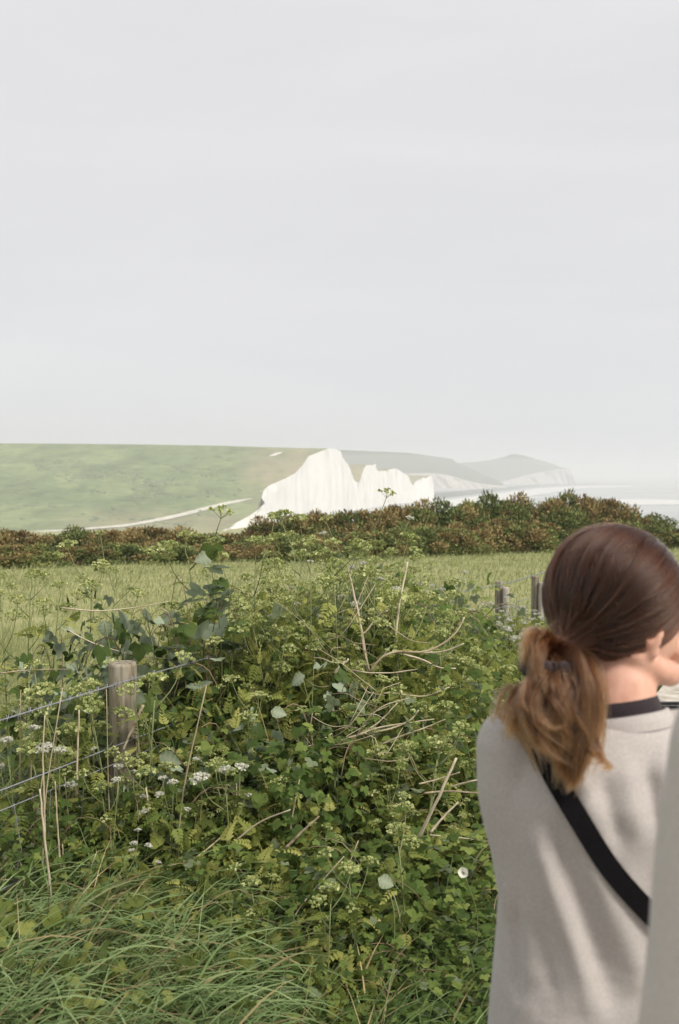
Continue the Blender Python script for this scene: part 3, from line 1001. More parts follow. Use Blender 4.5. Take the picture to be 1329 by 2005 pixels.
# undergrowth: the uncountable small leaves that fill the bank
X, Y = scatter(19000, 2.3, 9.5, -1.8, 0.9, 60, 1250, pw=0.85)
H = veg_h(X, Y) * (1 + 0.25 * np.array([fbm(a * 2.2, b * 2.2, 11.0) for a, b in zip(X, Y)]))
keep = rng.uniform(0, 1, len(X)) < np.clip(0.62 + 0.9 * np.array([fbm(a * 4.5, b * 4.5, 4.0) for a, b in zip(X, Y)]), .08, 1)
X, Y, H = X[keep], Y[keep], H[keep]
k = len(X)
Z = gz(X, Y) + H * rng.uniform(0, 1, k) ** 0.55
hue = np.clip(0.5 + 0.55 * np.array([fbm(a * 3.0, b * 3.0, 21.0) for a, b in zip(X, Y)]) + rng.normal(size=k) * .2, 0, 1)
V, F = stamp(TRI, TRI_F, np.stack([X, Y, Z], -1), frames(rnd_dir(k, -.1), norm(rng.normal(size=(k, 3)) * .5 + [0, -.25, .8])), rng.uniform(.02, .048, k))
ug = link('undergrowth', mesh_np('undergrowth', V, F, M['undergrowth'], np.repeat(hue, len(TRI)), None, True))
tag(ug, 'tangle of small green leaves filling the hedge bank', 'undergrowth', kind='stuff')
# low weeds that come up through the grass
X, Y = scatter(1900, 2.15, 3.3, -1.75, -.1, -60, 620)
kp = np.array([fbm(a * 4.0 + 2, b * 4.0, 31.0) for a, b in zip(X, Y)]) > .02
X, Y = X[kp], Y[kp]; k = len(X)
V, F = stamp(TRI, TRI_F, np.stack([X, Y, gz(X, Y) + rng.uniform(.02, .26, k)], -1), frames(rnd_dir(k, -.1), norm(rng.normal(size=(k, 3)) * .5 + [0, -.3, .8])), rng.uniform(.02, .05, k))
tag(link('verge_weeds', mesh_np('verge_weeds', V, F, M['undergrowth'], tints(k, len(TRI), .1, .9), None, True)), 'broad leaved weeds coming up through the verge grass', 'weeds', kind='stuff')
# fine feathery ground weeds, yellower
X, Y = scatter(14000, 2.6, 7.5, -1.6, 0.6, 150, 1150, pw=.85)
H = veg_h(X, Y) * 1.08
keep = np.array([fbm(a * 1.6 + 9, b * 1.6, 2.0) for a, b in zip(X, Y)]) > -0.05
X, Y, H = X[keep], Y[keep], H[keep]
k = len(X)
Z = gz(X, Y) + H * rng.uniform(.3, 1.05, k)
V, F = stamp(FROND, FROND_F, np.stack([X, Y, Z], -1), frames(rnd_dir(k, .3), norm(rng.normal(size=(k, 3)) * .6 + [0, -.2, .7])), rng.uniform(.035, .085, k))
fw = link('feathery_weeds', mesh_np('feathery_weeds', V, F, M['umbel_leaf'], tints(k, len(FROND), .05, 1), None, True))
tag(fw, 'yellow green feathery weeds woven through the hedge bank', 'weeds', kind='stuff')

# bramble bushes
BR = [bramble_meshes(100 + i, .42, .42, .62, 820, .036, M['bramble']) for i in range(4)]
BD = [bramble_meshes(120 + i, .40, .36, .62, 420, .056, M['bramble_dark'], 8) for i in range(2)]
BT = bramble_meshes(131, .24, .22, 1.15, 260, .062, M['bramble_dark'], 8, .5)


def put(meshes, px, y, h, wd, label, group, base_h=.62, base_w=.42):
    x = PX(px, y)
    bramble(meshes, (x, y, float(gz(x, y)) - .02), rng.uniform(0, 6.28), (wd / base_w / 2, wd / base_w / 2, h / base_h), label, group)


put(BT, 385, 4.25, 1.19, .58, 'tall dark leaved bramble rising highest behind the near fence post', 'dark brambles along the fence', 1.15, .24)
for px, y, h, w, lab in [(290, 4.15, .98, .85, 'dark bramble spreading left and right above the near fence post'),
                         (120, 4.6, .92, .7, 'thin dark bramble left of the near fence post'),
                         (215, 4.9, 1.0, .6, 'dark bramble set back behind the near fence post'),
                         (640, 4.0, .80, .6, 'dark large leaved bramble among the dead stems in mid hedge'),
                         (480, 3.85, .66, .7, 'dark bramble low beside yellow green umbels'),
                         (330, 3.55, .50, .6, 'dark bramble at the foot of the near fence post')]:
    put(BD[int(px) % 2], px, y, h, w, lab, 'dark brambles along the fence')
for k, (px, y, h, w) in enumerate([(460, 4.7, .88, .9), (560, 4.5, .84, .9), (655, 4.8, .9, .9), (745, 5.0, .95, 1.0), (830, 5.3, .9, 1.0), (890, 5.8, .86, 1.0), (960, 6.3, .58, 1.0), (1030, 6.9, .48, 1.0), (880, 7.3, .60, 1.0), (1000, 7.4, .42, 1.0),
                                   (430, 3.7, .55, .8), (530, 3.6, .56, .8), (625, 3.6, .62, .8), (715, 3.8, .66, .85), (800, 4.0, .66, .9), (880, 4.3, .64, .9), (960, 4.7, .6, .9), (1060, 5.4, .6, .9),
                                   (560, 3.1, .36, .7), (660, 3.15, .38, .7), (770, 3.2, .42, .75), (870, 3.3, .42, .75), (960, 3.6, .44, .8), (740, 2.85, .26, .6), (860, 2.9, .28, .6), (960, 3.0, .3, .6), (500, 2.85, .25, .6), (600, 2.75, .24, .55), (690, 2.6, .22, .5), (790, 2.62, .24, .55), (890, 2.68, .25, .55), (960, 2.75, .26, .55), (560, 2.6, .18, .45), (840, 2.45, .2, .45), (640, 2.45, .16, .4), (420, 3.2, .36, .6), (255, 3.5, .46, .45), (180, 3.5, .42, .6), (60, 3.35, .40, .6), (90, 3.9, .5, .7)]):
    put(BR[k % 4], px, y, h, w, 'mid green bramble bush in the hedge bank', 'green brambles in the hedge bank')

# yellow green umbelled plants
UM = []
for i in range(6):
    UM.append(umbel_plant(200 + i, [1.35, 1.2, 1.0, .85, 1.3, .7][i], [6, 5, 5, 4, 7, 4][i], UH, [13, 14, 15, 14, 12, 14][i], M['umbel_leaf'],
                          'yellow green umbelled plant among others in the hedge', 'umbelled plants in the hedge', 'umbelled_plant', [1.1, 1, 1, .9, 1.3, .9][i]))
UHT = [1.35, 1.2, 1.0, .85, 1.3, .7]
first = [True] * 6


def put_umbel(i, px, y, h, label=None):
    x = PX(px, y)
    loc = (x, y, float(gz(x, y)))
    sc = h / UHT[i]
    rz = rng.uniform(0, 6.28)
    if first[i]:
        first[i] = False
        o = UM[i]
        o.location = loc; o.rotation_euler = (0, 0, rz); o.scale = (sc, sc, sc)
        if label: o['label'] = label
        return o
    return dup(UM[i], loc, rz, sc, label or 'yellow green umbelled plant among others in the hedge')


put_umbel(0, 492, 4.35, 1.20, 'tall umbelled plant below the left foot of the chalk cliff')
put_umbel(4, 668, 4.2, 1.22, 'tallest open branched umbelled plant with pale rays in mid hedge')
put_umbel(1, 545, 4.5, 1.17)
put_umbel(0, 610, 4.4, 1.20, 'tall umbelled plant below the middle of the chalk cliff')
put_umbel(4, 730, 4.6, 1.10)
put_umbel(2, 408, 4.6, 1.22, 'thin umbelled plant below the chalk track on the hill')
for px, y, h in [(10, 4.7, 1.03), (45, 5.0, 1.08), (90, 4.9, 1.05), (150, 5.2, 1.10), (205, 5.3, 1.06), (-60, 4.7, 1.0)]:
    put_umbel(int(rng.integers(0, 5)), px, y, h, 'umbelled plant in the row before the left gorse')
for k in range(95):
    X, Y = scatter(1, 3.3, 6.2, -1.3, .5, 290, 950)
    x, y = X[0], Y[0]
    h = float(veg_h(x, y)) * rng.uniform(.92, 1.28) + .04
    put_umbel(int(rng.integers(0, 6)), 664.5 + FPX * x / y, y, h)
for px, y, h in [(120, 3.7, .72), (180, 3.75, .7), (40, 3.8, .66), (90, 3.5, .55), (300, 3.4, .5), (210, 3.4, .45), (212, 3.58, .66), (282, 3.6, .74), (262, 3.5, .5), (160, 3.6, .6), (640, 2.75, .42), (700, 2.9, .45), (800, 3.0, .5), (510, 2.95, .36), (830, 3.5, .62)]:
    put_umbel(5, px, y, h)

# white flowered plants
WP = [umbel_plant(300 + i, [.8, .65, .55][i], [6, 5, 4][i], WH, 10, M['nettle'], 'white flowered umbelled plant in the verge', 'white flowered plants', 'white_flowered_plant', 1.1, .0035) for i in range(3)]
WP.append(umbel_plant(311, 1.1, 5, WH, 10, M['umbel_leaf'], 'white flowered plant among the tall umbels in mid hedge', 'white flowered plants', 'white_flowered_plant', 1.0, .004))
WHT = [.8, .65, .55, 1.1]
wl = []
for k in range(22):
    y = rng.uniform(5.6, 8.6)
    px = rng.uniform(830, 1075)
    x = PX(px, y)
    wl.append((px, y, float(veg_h(x, y)) * rng.uniform(1.0, 1.2) + .03, 'white flowered plant by the far fence posts'))
for px, y, h in [(25, 3.45, .62), (110, 3.4, .56), (330, 3.3, .5), (275, 3.1, .36), (450, 3.3, .55), (225, 3.4, .5)]:
    wl.append((px, y, h, 'white flowered plant in the grass before the near fence post'))
for px, y, h in [(700, 4.5, 1.10), (725, 4.7, 1.16), (560, 4.9, .95)]:
    wl.append((px, y, h, 'white flowered plant among the tall umbels in mid hedge'))
lab3 = False
for k, (px, y, h, lab) in enumerate(wl):
    x = PX(px, y)
    i = 3 if 'tall umbels' in lab else k % 3
    loc = (x, y, float(gz(x, y)))
    if k < 3 or (i == 3 and not lab3):
        lab3 = lab3 or i == 3
        o = WP[i]; o.location = loc; o.scale = (h / WHT[i],) * 3; o['label'] = lab
    else:
        dup(WP[i], loc, rng.uniform(0, 6.28), h / WHT[i], lab)

# nettles
NT = [nettle_meshes(400 + i, [.5, .7, .9][i]) for i in range(3)]
for k in range(75):
    X, Y = scatter(1, 3.1, 7.6, -1.6, .4, 150, 1100)
    x, y = X[0], Y[0]
    i = k % 3
    h = max(.3, float(veg_h(x, y)) * rng.uniform(.85, 1.15))
    t = empty('nettle', (x, y, float(gz(x, y))), rng.uniform(0, 6.28), 'leafy nettle stem standing in the hedge bank', 'nettle', 'nettles in the hedge bank')
    sc = h / [.5, .7, .9][i]
    t.scale = (sc, sc, sc)
    link('stem', NT[i][0], t); link('foliage', NT[i][1], t)

# grass: long blades leaning over in the verge, and the field's grass
def blades(X, Y, L, lean, wdt, bend, segs=6, tint=(0, 1), zoff=None):
    k = len(X)
    f = np.linspace(0, 1, segs)[None, :]
    up = np.sin(bend[:, None] * f) / np.maximum(bend[:, None], .05)
    fw_ = (1 - np.cos(bend[:, None] * f)) / np.maximum(bend[:, None], .05)
    cx = X[:, None] + np.cos(lean)[:, None] * fw_ * L[:, None]
    cy = Y[:, None] + np.sin(lean)[:, None] * fw_ * L[:, None]
    cz = gz(X, Y)[:, None] + up * L[:, None]
    cz = np.maximum(cz, gz(X, Y)[:, None] + 0.004)
    w_ = wdt[:, None] * np.array(np.interp(f[0], [0, .5, .8, 1], [.8, 1, .65, .04]))[None]
    side = lean + np.pi / 2 + rng.normal(size=k) * .5
    a = np.stack([cx - np.cos(side)[:, None] * w_, cy - np.sin(side)[:, None] * w_, cz], -1)
    b = np.stack([cx + np.cos(side)[:, None] * w_, cy + np.sin(side)[:, None] * w_, cz + w_ * .3], -1)
    V = np.stack([a, b], 2).reshape(k, segs * 2, 3)
    F0 = grid_faces(segs, 2)
    F = F0[None] + (np.arange(k) * segs * 2)[:, None, None]
    return V.reshape(-1, 3), F.reshape(-1, 4), np.repeat(rng.uniform(tint[0], tint[1], k), segs * 2)


g1 = []
X, Y = scatter(6500, 2.05, 3.6, -1.7, .2, -300, 520, .8)
kp = rng.uniform(0, 1, len(X)) < np.clip(.75 + .8 * np.array([fbm(a * 5, b * 5, 8.0) for a, b in zip(X, Y)]), .1, 1) * np.interp(664.5 + FPX * X / Y, [300, 520], [1, .35])
def clear_of_wire(X, Y):
    return ~((sdist(X, Y) > -.30) & (X / Y < PX(270, 1)) & (rng.uniform(0, 1, len(X)) < .55))


kp &= clear_of_wire(X, Y)
X, Y = X[kp], Y[kp]; k = len(X)
V1, F1, t1 = blades(X, Y, rng.uniform(.18, .46, k), rng.normal(size=k) * .85 - .1, rng.uniform(.0014, .0032, k), rng.uniform(.9, 2.3, k), 7)
X, Y = scatter(2000, 2.2, 3.4, -1.8, -.2, 420, 1150, .8); k = len(X)
V2, F2, t2 = blades(X, Y, rng.uniform(.15, .40, k), rng.normal(size=k) * 1.1 - .1, rng.uniform(.0016, .0034, k), rng.uniform(.8, 2.4, k), 7)
X, Y = scatter(3500, 3.3, 8.5, -1.6, .6, -100, 1200, .9); k = len(X)
V3, F3, t3 = blades(X, Y, rng.uniform(.3, .8, k) * np.clip(veg_h(X, Y) * 1.9, .3, 1.3), rng.uniform(0, 6.28, k), rng.uniform(.0014, .003, k), rng.uniform(.2, 1.6, k), 7)
X, Y = scatter(1300, 2.2, 3.3, -1.6, .1, -250, 430, .9)
kp = clear_of_wire(X, Y); X, Y = X[kp], Y[kp]; k = len(X)
V4, F4, t4 = blades(X, Y, rng.uniform(.28, .56, k), rng.normal(size=k) * .75 - .15, rng.uniform(.0028, .0050, k), rng.uniform(1.5, 2.7, k), 9, (.35, .92))
vg = mesh_np('verge_grass', np.concatenate([V1, V2, V3, V4]), np.concatenate([F1, F2 + len(V1), F3 + len(V1) + len(V2), F4 + len(V1) + len(V2) + len(V3)]), M['grass'], np.concatenate([t1, t2, t3, t4]), None, True)
tag(link('verge_grass', vg), 'long blue green grass leaning over in the verge', 'grass', kind='stuff')


def scatter_field(k, y0, y1, px0, px1, pw):
    y = y0 + (y1 - y0) * rng.uniform(0, 1, k) ** pw
    px = rng.uniform(px0, px1, k)
    x = PX(px, y)
    m_ = sdist(x, y) > .35
    return x[m_], y[m_]


X, Y = scatter_field(26000, 3.4, 10, -400, 900, 1.3); k = len(X)
Va, Fa, ta = blades(X, Y, rng.uniform(.18, .42, k), rng.normal(size=k) * 1.0, rng.uniform(.0011, .0022, k), rng.uniform(.5, 1.7, k), 5, (.2, .7))
X, Y = scatter_field(62000, 9, 34, -250, 1800, .9); k = len(X)
Vb, Fb, tb = blades(X, Y, rng.uniform(.06, .17, k), rng.normal(size=k) * 1.2, rng.uniform(.004, .009, k) * np.interp(Y, [9, 34], [.6, 1.5]), rng.uniform(.5, 1.7, k), 4, (.2, .7))
fg = mesh_np('field_grass', np.concatenate([Va, Vb]), np.concatenate([Fa, Fb + len(Va)]), M['field'], np.concatenate([ta, tb]), None, True)
tag(link('field_grass', fg), 'pale green grass of the open field', 'grass', kind='stuff')

# dead stems, each on its own
DEAD = [
    ('dead_twig', [(783, 1400, 4.4), (778, 1330, 4.4), (776, 1230, 4.4), (786, 1160, 4.42), (798, 1100, 4.45)], .0065, .9, 'tall pale dead stem standing upright in mid hedge'),
    ('dead_twig', [(722, 1330, 4.3), (712, 1260, 4.3), (703, 1210, 4.32), (692, 1160, 4.35), (680, 1110, 4.4)], .0060, .8, 'upright dead stem left of the tallest one, topped by umbels'),
    ('dead_twig', [(724, 1320, 4.25), (708, 1250, 4.25), (718, 1235, 4.25), (738, 1208, 4.25), (758, 1196, 4.2)], .0050, .75, 'short forked dead stem bending right in mid hedge'),
    ('dead_twig', [(722, 1318, 4.2), (745, 1290, 4.2), (775, 1276, 4.2), (830, 1276, 4.2), (870, 1258, 4.2), (895, 1235, 4.2), (909, 1208, 4.2)], .0055, .55, 'dead branch curving up at its right end'),
    ('dead_twig', [(775, 1277, 4.22), (830, 1278, 4.2), (870, 1275, 4.15), (908, 1260, 4.1)], .0042, .95, 'pale dead branch lying nearly level with its tip lifted'),
    ('dead_twig', [(790, 1281, 4.18), (830, 1293, 4.15), (860, 1307, 4.12), (892, 1309, 4.1)], .0042, .95, 'pale dead branch drooping to the right'),
    ('dead_twig', [(660, 1320, 4.1), (680, 1311, 4.1), (720, 1317, 4.1), (770, 1317, 4.1), (818, 1310, 4.1)], .0035, .8, 'thin dead twig running level below the curved branch'),
    ('dead_twig', [(705, 1340, 4.05), (725, 1357, 4.05), (770, 1357, 4.05), (830, 1363, 4.05), (880, 1345, 4.05)], .0035, .75, 'thin dead twig sagging in a shallow curve'),
    ('dead_twig', [(645, 1456, 3.75), (700, 1440, 3.75), (760, 1428, 3.75), (800, 1412, 3.75), (820, 1390, 3.75)], .0045, .6, 'reddish dead branch sloping up to the right'),
    ('dead_twig', [(700, 1440, 3.7), (740, 1425, 3.7), (800, 1415, 3.7), (850, 1408, 3.7)], .0032, .8, 'pale thin twig beside the reddish branch'),
    ('dead_twig', [(745, 1458, 3.7), (800, 1436, 3.7), (840, 1422, 3.7), (872, 1408, 3.7)], .0038, .6, 'straight dead twig right of the reddish branch'),
    ('dead_twig', [(700, 1440, 3.72), (740, 1415, 3.72), (778, 1376, 3.72)], .0035, .7, 'short dead twig rising steeply over the reddish branch'),
    ('dead_twig', [(820, 1640, 3.15), (842, 1595, 3.12), (866, 1545, 3.1), (893, 1484, 3.1)], .0060, 1.0, 'thick pale broken stem leaning right near the grey sweater'),
    ('dead_twig', [(843, 1630, 3.1), (868, 1600, 3.1), (897, 1570, 3.1)], .0040, .85, 'short pale stem low beside the thick broken stem'),
    ('dead_twig', [(820, 1535, 3.2), (860, 1525, 3.2), (900, 1512, 3.15)], .003, .7, 'thin twig above the thick broken stem'),
    ('dead_twig', [(830, 1553, 3.2), (880, 1549, 3.2), (945, 1554, 3.15)], .0035, .5, 'level twig reaching the grey sweater sleeve'),
    ('dead_twig', [(885, 1540, 3.15), (920, 1530, 3.1), (950, 1524, 3.1)], .003, .8, 'pale twig tip beside the grey sweater sleeve'),
    ('dead_twig', [(595, 1165, 4.7), (612, 1150, 4.7), (634, 1126, 4.7)], .0050, .9, 'short pale stick standing before the field'),
    ('dead_twig', [(655, 1318, 4.05), (668, 1303, 4.05), (683, 1290, 4.05)], .0070, .8, 'stubby pale stick in mid hedge'),
    ('dead_twig', [(88, 1640, 3.25), (86, 1560, 3.25), (84, 1470, 3.25), (88, 1400, 3.25)], .0032, .75, 'upright dry stem behind the left fence wires'),
    ('dead_twig', [(100, 1760, 3.1), (92, 1680, 3.1), (83, 1600, 3.1), (78, 1545, 3.1)], .0042, .95, 'thick pale dry stem in front of the left fence wires'),
    ('dead_twig', [(150, 1560, 3.4), (152, 1470, 3.4), (155, 1390, 3.4)], .004, .8, 'dry stem between the wires and the near fence post'),
    ('dead_twig', [(118, 1700, 3.2), (112, 1610, 3.2), (108, 1530, 3.2)], .003, .7, 'dry stem beside the thick one at left'),
    ('dead_twig', [(280, 1380, 3.6), (262, 1420, 3.6), (240, 1470, 3.6)], .0055, .45, 'brown curved stem in front of the near fence post'),
    ('dead_twig', [(0, 1318, 4.3), (60, 1312, 4.3), (140, 1310, 4.3)], .003, .55, 'thin twig reaching left over the field grass'),
    ('dead_twig', [(120, 1190, 4.2), (190, 1196, 4.2), (260, 1190, 4.2), (330, 1178, 4.2)], .003, .9, 'pale twig among the dark bramble leaves'),
    ('dead_twig', [(130, 1232, 4.2), (180, 1258, 4.2), (260, 1282, 4.2), (330, 1290, 4.2)], .003, .75, 'thin twig falling to the right above the near fence post'),
    ('dead_twig', [(560, 1660, 3.0), (595, 1625, 3.0), (625, 1598, 3.0)], .0045, .45, 'greenish bent stem low in the hedge front'),
]
for nm, pts, r, tn, lab in DEAD:
    P = [W(*p) for p in pts]
    A = Acc()
    c = catmull(P, 18)
    nzv = np.array([[fbm(i * .45, j * 7.0, r * 900) for j in range(3)] for i in range(18)]) * r * .35
    r *= 1.05
    A.tube(c + nzv, np.linspace(r, r * .6, 18), 6, np.repeat(np.clip(tn + rng.normal(size=18) * .16, 0, 1), 6).tolist() + [tn, tn])
    me = A.mesh(nm, M['dead'])
    o = link(nm, me)
    b = P[0]
    me.transform(Matrix.Translation(-b))
    o.location = b
    tag(o, lab, 'dead stem')

for k in range(32):
    px, Yq = rng.uniform(300, 940), rng.uniform(3.0, 5.4)
    if k % 4 == 0: px = rng.uniform(20, 200); Yq = rng.uniform(3.2, 4.0)
    x = PX(px, Yq)
    hh = float(veg_h(x, Yq))
    steep = rng.uniform() < (.75 if px < 210 else .4)
    L0 = rng.uniform(.18, .42)
    a = rng.uniform(0, 6.28); el = rng.uniform(1.1, 1.5) if steep else rng.uniform(-.25, .5)
    dv = np.array([math.cos(a) * math.cos(el), math.sin(a) * math.cos(el) * .5, math.sin(el)])
    p0 = np.array([x, Yq - .05, float(gz(x, Yq)) + hh * (rng.uniform(.3, .6) if steep else rng.uniform(.7, 1.0))])
    mid_ = p0 + dv * L0 * .5 + rng.normal(size=3) * .02
    c = catmull([p0 * 0, mid_ - p0, dv * L0], 10)
    A = Acc(); A.tube(c, np.linspace(1, .55, 10) * rng.uniform(.0022, .0042), 5, rng.uniform(.45, 1))
    o = link('dead_twig', A.mesh('dead_twig', M['dead']))
    o.location = p0
    tag(o, 'dry pale twig caught in the tangle of the hedge bank', 'dead stem', 'dry twigs in the hedge bank')

for k in range(20):
    px = rng.uniform(590, 830); py = rng.uniform(1190, 1490)
    Yq = np.interp(py, [1180, 1330, 1490], [4.3, 4.05, 3.55])
    ln = rng.uniform(50, 130) * (1 if rng.uniform() < .75 else -1); up_ = rng.uniform(-.5, 1.1); pw_ = rng.uniform(.7, 2.2); wv_ = rng.uniform(4, 16)
    pts = [W(px + ln * q, py - abs(ln) * up_ * q ** pw_ + wv_ * math.sin(q * 4 + k), Yq - .10 * math.sin(q * 3.14)) for q in (0, .3, .6, 1)]
    c = catmull([(p - pts[0])[:] for p in pts], 14)
    A = Acc(); A.tube(c, np.linspace(1, .45, 14) * rng.uniform(.0014, .0028), 5, rng.uniform(.25, .85))
    if k % 2:
        b0 = c[6]; A.tube([b0, b0 + (c[9] - c[6]) * .8 + [0, -.01, rng.uniform(.02, .07)], b0 + (c[12] - c[6]) * .9 + [0, -.02, rng.uniform(.05, .12)]], [.0016, .0013, .0008], 4, rng.uniform(.4, 1))
    o = link('dead_twig', A.mesh('dead_twig', M['dead']))
    o.location = pts[0]
    tag(o, 'thin pale arching twig in the tangle of dead twigs', 'dead stem', 'arching dead twigs right of mid hedge')
for k in range(13):
    px, Yq = rng.uniform(15, 345), rng.uniform(3.2, 3.9)
    x = PX(px, Yq); z0 = float(gz(x, Yq)); hh = rng.uniform(.45, .85)
    c = catmull([(0, 0, 0), (rng.normal() * .02, 0, hh * .5), (rng.normal() * .05, 0, hh)], 8)
    A = Acc(); A.tube(c, np.linspace(1, .6, 8) * rng.uniform(.0018, .0034), 5, rng.uniform(.3, .85))
    o = link('dead_twig', A.mesh('dead_twig', M['dead'] if k % 3 else M['umbel_stem']))
    o.location = (x, Yq, z0)
    tag(o, 'upright dry stalk along the left fence wires', 'dead stem', 'dry stalks along the left fence wires')

# big pale leaves that stand out of the tangle, each on its own stalk
M['pale_leaf'] = leaf_mat('pale_leaf_underside', [(0.0, (0.14, 0.18, 0.10)), (0.55, (0.25, 0.30, 0.19)), (1.0, (0.38, 0.43, 0.31))], trans=0.3)
for px, py, Y, sz, lab in [(411, 1090, 4.2, .085, 'pale leaf standing highest, before the gorse'), (285, 1196, 4.1, .085, 'pale leaf among the dark brambles left of centre'), (205, 1220, 4.05, .080, 'pale leaf left among the dark brambles'),
                           (270, 1362, 3.6, .070, 'pale leaf right of the near fence post top'), (318, 1482, 3.45, .085, 'pale leaf low right of the near fence post'), (535, 1393, 3.8, .065, 'pale leaf in mid hedge'),
                           (745, 1722, 2.85, .055, 'pale leaf low in the hedge front'), (592, 1325, 3.95, .075, 'broad leaf left of the dead twigs')]:
    p = W(px, py, Y)
    b = Vector((p.x + .03, p.y + .05, float(gz(p.x, p.y + .05))))
    lf = empty('leaf_shoot', b, 0, lab, 'leaf shoot', 'pale leaf shoots in the hedge')
    A = Acc()
    A.tube(catmull([(0, 0, 0), ((p - b) * .6 + Vector((.03, .02, .05)))[:], (p - b)[:]], 10), .0022, 4, .5)
    link('stem', A.mesh('stem', M['umbel_stem']), lf)
    fr = frames(norm(np.array([[rng.normal() * .8, -.3 + rng.normal() * .4, -.45 + rng.normal() * .5]])), norm(np.array([[rng.normal() * .6, -1, .6 + rng.normal() * .3]])))
    wide, widef = leaf_T(.40, .22, .16, 15)
    ser = 1 + .09 * (np.arange(15) % 2) + rng.normal(size=15) * .03
    wide[0::3, 0] *= ser; wide[2::3, 0] *= ser
    vein = np.repeat(.35 + .4 * (np.arange(15) % 3 == 0), 3); vein[1::3] = 1.0
    V, F = stamp(wide - [0, .15, 0], widef, np.array([(p - b)[:]]), fr, np.array([sz * .95]))
    link('blade', mesh_np('blade', V, F, M['pale_leaf'], vein, None, True), lf)
# one white bindweed trumpet
p = W(908, 1709, 2.86)
b = Vector((p.x + .02, p.y + .06, float(gz(p.x, p.y))))
bw = empty('bindweed', b, 0, 'single white bindweed trumpet beside the grey sleeve', 'bindweed')
A = Acc(); A.tube(catmull([(0, 0, 0), (.03, .0, (p.z - b.z) * .6), (p - b)[:]], 10), .0014, 4, .5)
link('stem', A.mesh('stem', M['umbel_stem']), bw)
V = []
ax = norm(np.array([-.2, -1, .45])); s1 = norm(np.cross(ax, [0, 0, 1])); s2_ = np.cross(s1, ax)
for f, r_ in ((0, .002), (.4, .005), (.75, .008), (1, .015)):
    for q in range(15):
        a = q * 2 * math.pi / 15
        V.append(np.array((p - b)[:]) + ax * .032 * f + (s1 * math.cos(a) + s2_ * math.sin(a)) * r_ * (1 + .06 * math.cos(5 * a)))
link('trumpet', mesh_np('trumpet', V, grid_faces(4, 15, True), M['white_head'], np.full(60, 1.0), None, True), bw)

# ------------------------------------------------------------------ the fence
fence = empty('wire_fence', (-.83, 3.8, 0), 0, 'wooden post and wire fence running from lower left to the far posts', 'fence')


def post(px, ytop, Y, r, mat, square=False, zb=None):
    p = W(px, ytop, Y)
    gzv = float(gz(p.x, p.y)) - .3
    zs = [gzv, gzv + .4, (gzv + p.z) / 2, p.z - .012, p.z]
    seg = 16
    V = []
    for z, s in zip(zs, [1.04, 1.02, 1.0, 1.0, .93]):
        for k in range(seg):
            a = 2 * math.pi * k / seg
            rr = r * s * (1 + .05 * fbm(math.cos(a) * 1.4 + px, math.sin(a) * 1.4, z * .5))
            V.append((p.x + rr * math.cos(a), p.y + rr * math.sin(a), z))
    n = len(V)
    V.append((p.x, p.y, p.z + .003))
    F = grid_faces(5, seg, True)
    T = np.array([(4 * seg + k, 4 * seg + (k + 1) % seg, n) for k in range(seg)])
    me = mesh_np('post', np.array(V) - np.array([-.83, 3.8, 0]), [F, T], mat, None, None, False)
    for q in me.polygons: q.use_smooth = len(q.vertices) == 4
    return link('post', me, fence)


post(240, 1297, 3.80, .054, M['wood'])['label'] = 'near fence post with a sawn flat top'
post(977, 1138, 8.5, .036, M['wood'])
post(990, 1150, 8.45, .026, M['lit_side_wood'])  # thin pale post added as the lit right face of the one before
post(1048, 1128, 9.1, .036, M['wood'])
post(1060, 1140, 9.05, .026, M['lit_side_wood'])  # likewise an added lit face, not a separate stake
post(-480, 1395, 2.55, .054, M['wood'])


def wire(name, pts, r, barb=False, sag=.01):
    P = np.array([tuple(p) for p in pts])
    n = max(40, int(np.linalg.norm(P[-1] - P[0]) / .02))
    u = np.linspace(0, 1, n)
    base = np.stack([np.interp(u, np.linspace(0, 1, len(P)), P[:, i]) for i in range(3)], -1)
    base[:, 2] -= sag * np.sin(np.pi * u)
    A = Acc()
    if barb:
        for ph in (0, np.pi):
            q = base.copy()
            L = np.linalg.norm(P[-1] - P[0])
            q[:, 2] += r * np.sin(u * L / .035 * 2 * np.pi + ph); q[:, 1] += r * np.cos(u * L / .035 * 2 * np.pi + ph)
            A.tube(q, r * .95, 5, .5)
        for k in range(3, n - 3, 6):
            for sg in (-1, 1):
                A.tube([base[k] + [0, -.006, -.012 * sg], base[k] + [.004 * sg, .006, .012 * sg]], r * .7, 4, .5)
    else:
        A.tube(base, r, 5, .5)
    me = A.mesh(name, M['wire'])
    me.transform(Matrix.Translation((.83, -3.8, 0)))
    return link(name, me, fence)


def fline(Y, z):
    """a point on the fence line"""
    return (P0[0] + .4783 * (Y - 3.8) + .05, Y - .04, z + float(gz(P0[0] + .4783 * (Y - 3.8), Y)) - .07)


for z, barb in ((.84, True),):
    wire('barbed_wire', [fline(2.3, z - .02), fline(3.2, z - .015), fline(3.8, z), fline(6.1, z - .02), fline(8.5, z - .05), fline(9.6, z - .05)], .0021, True)
for z in (.60, .535, .28, .07):
    wire('netting_wire', [fline(2.3, z), fline(3.2, z), fline(3.8, z + .01), fline(6.1, z), fline(8.5, z), fline(9.6, z)], .0020 if z != .60 else .0026)
for Y in np.arange(2.45, 9.4, .155):
    a = fline(Y, .03); b = fline(Y, .535)
    jx = rng.normal() * .012
    wire('netting_wire', [a, (a[0] + jx + .01, a[1], .2 + a[2]), (b[0] - jx, b[1], b[2] - .15), b], .0013, sag=0)

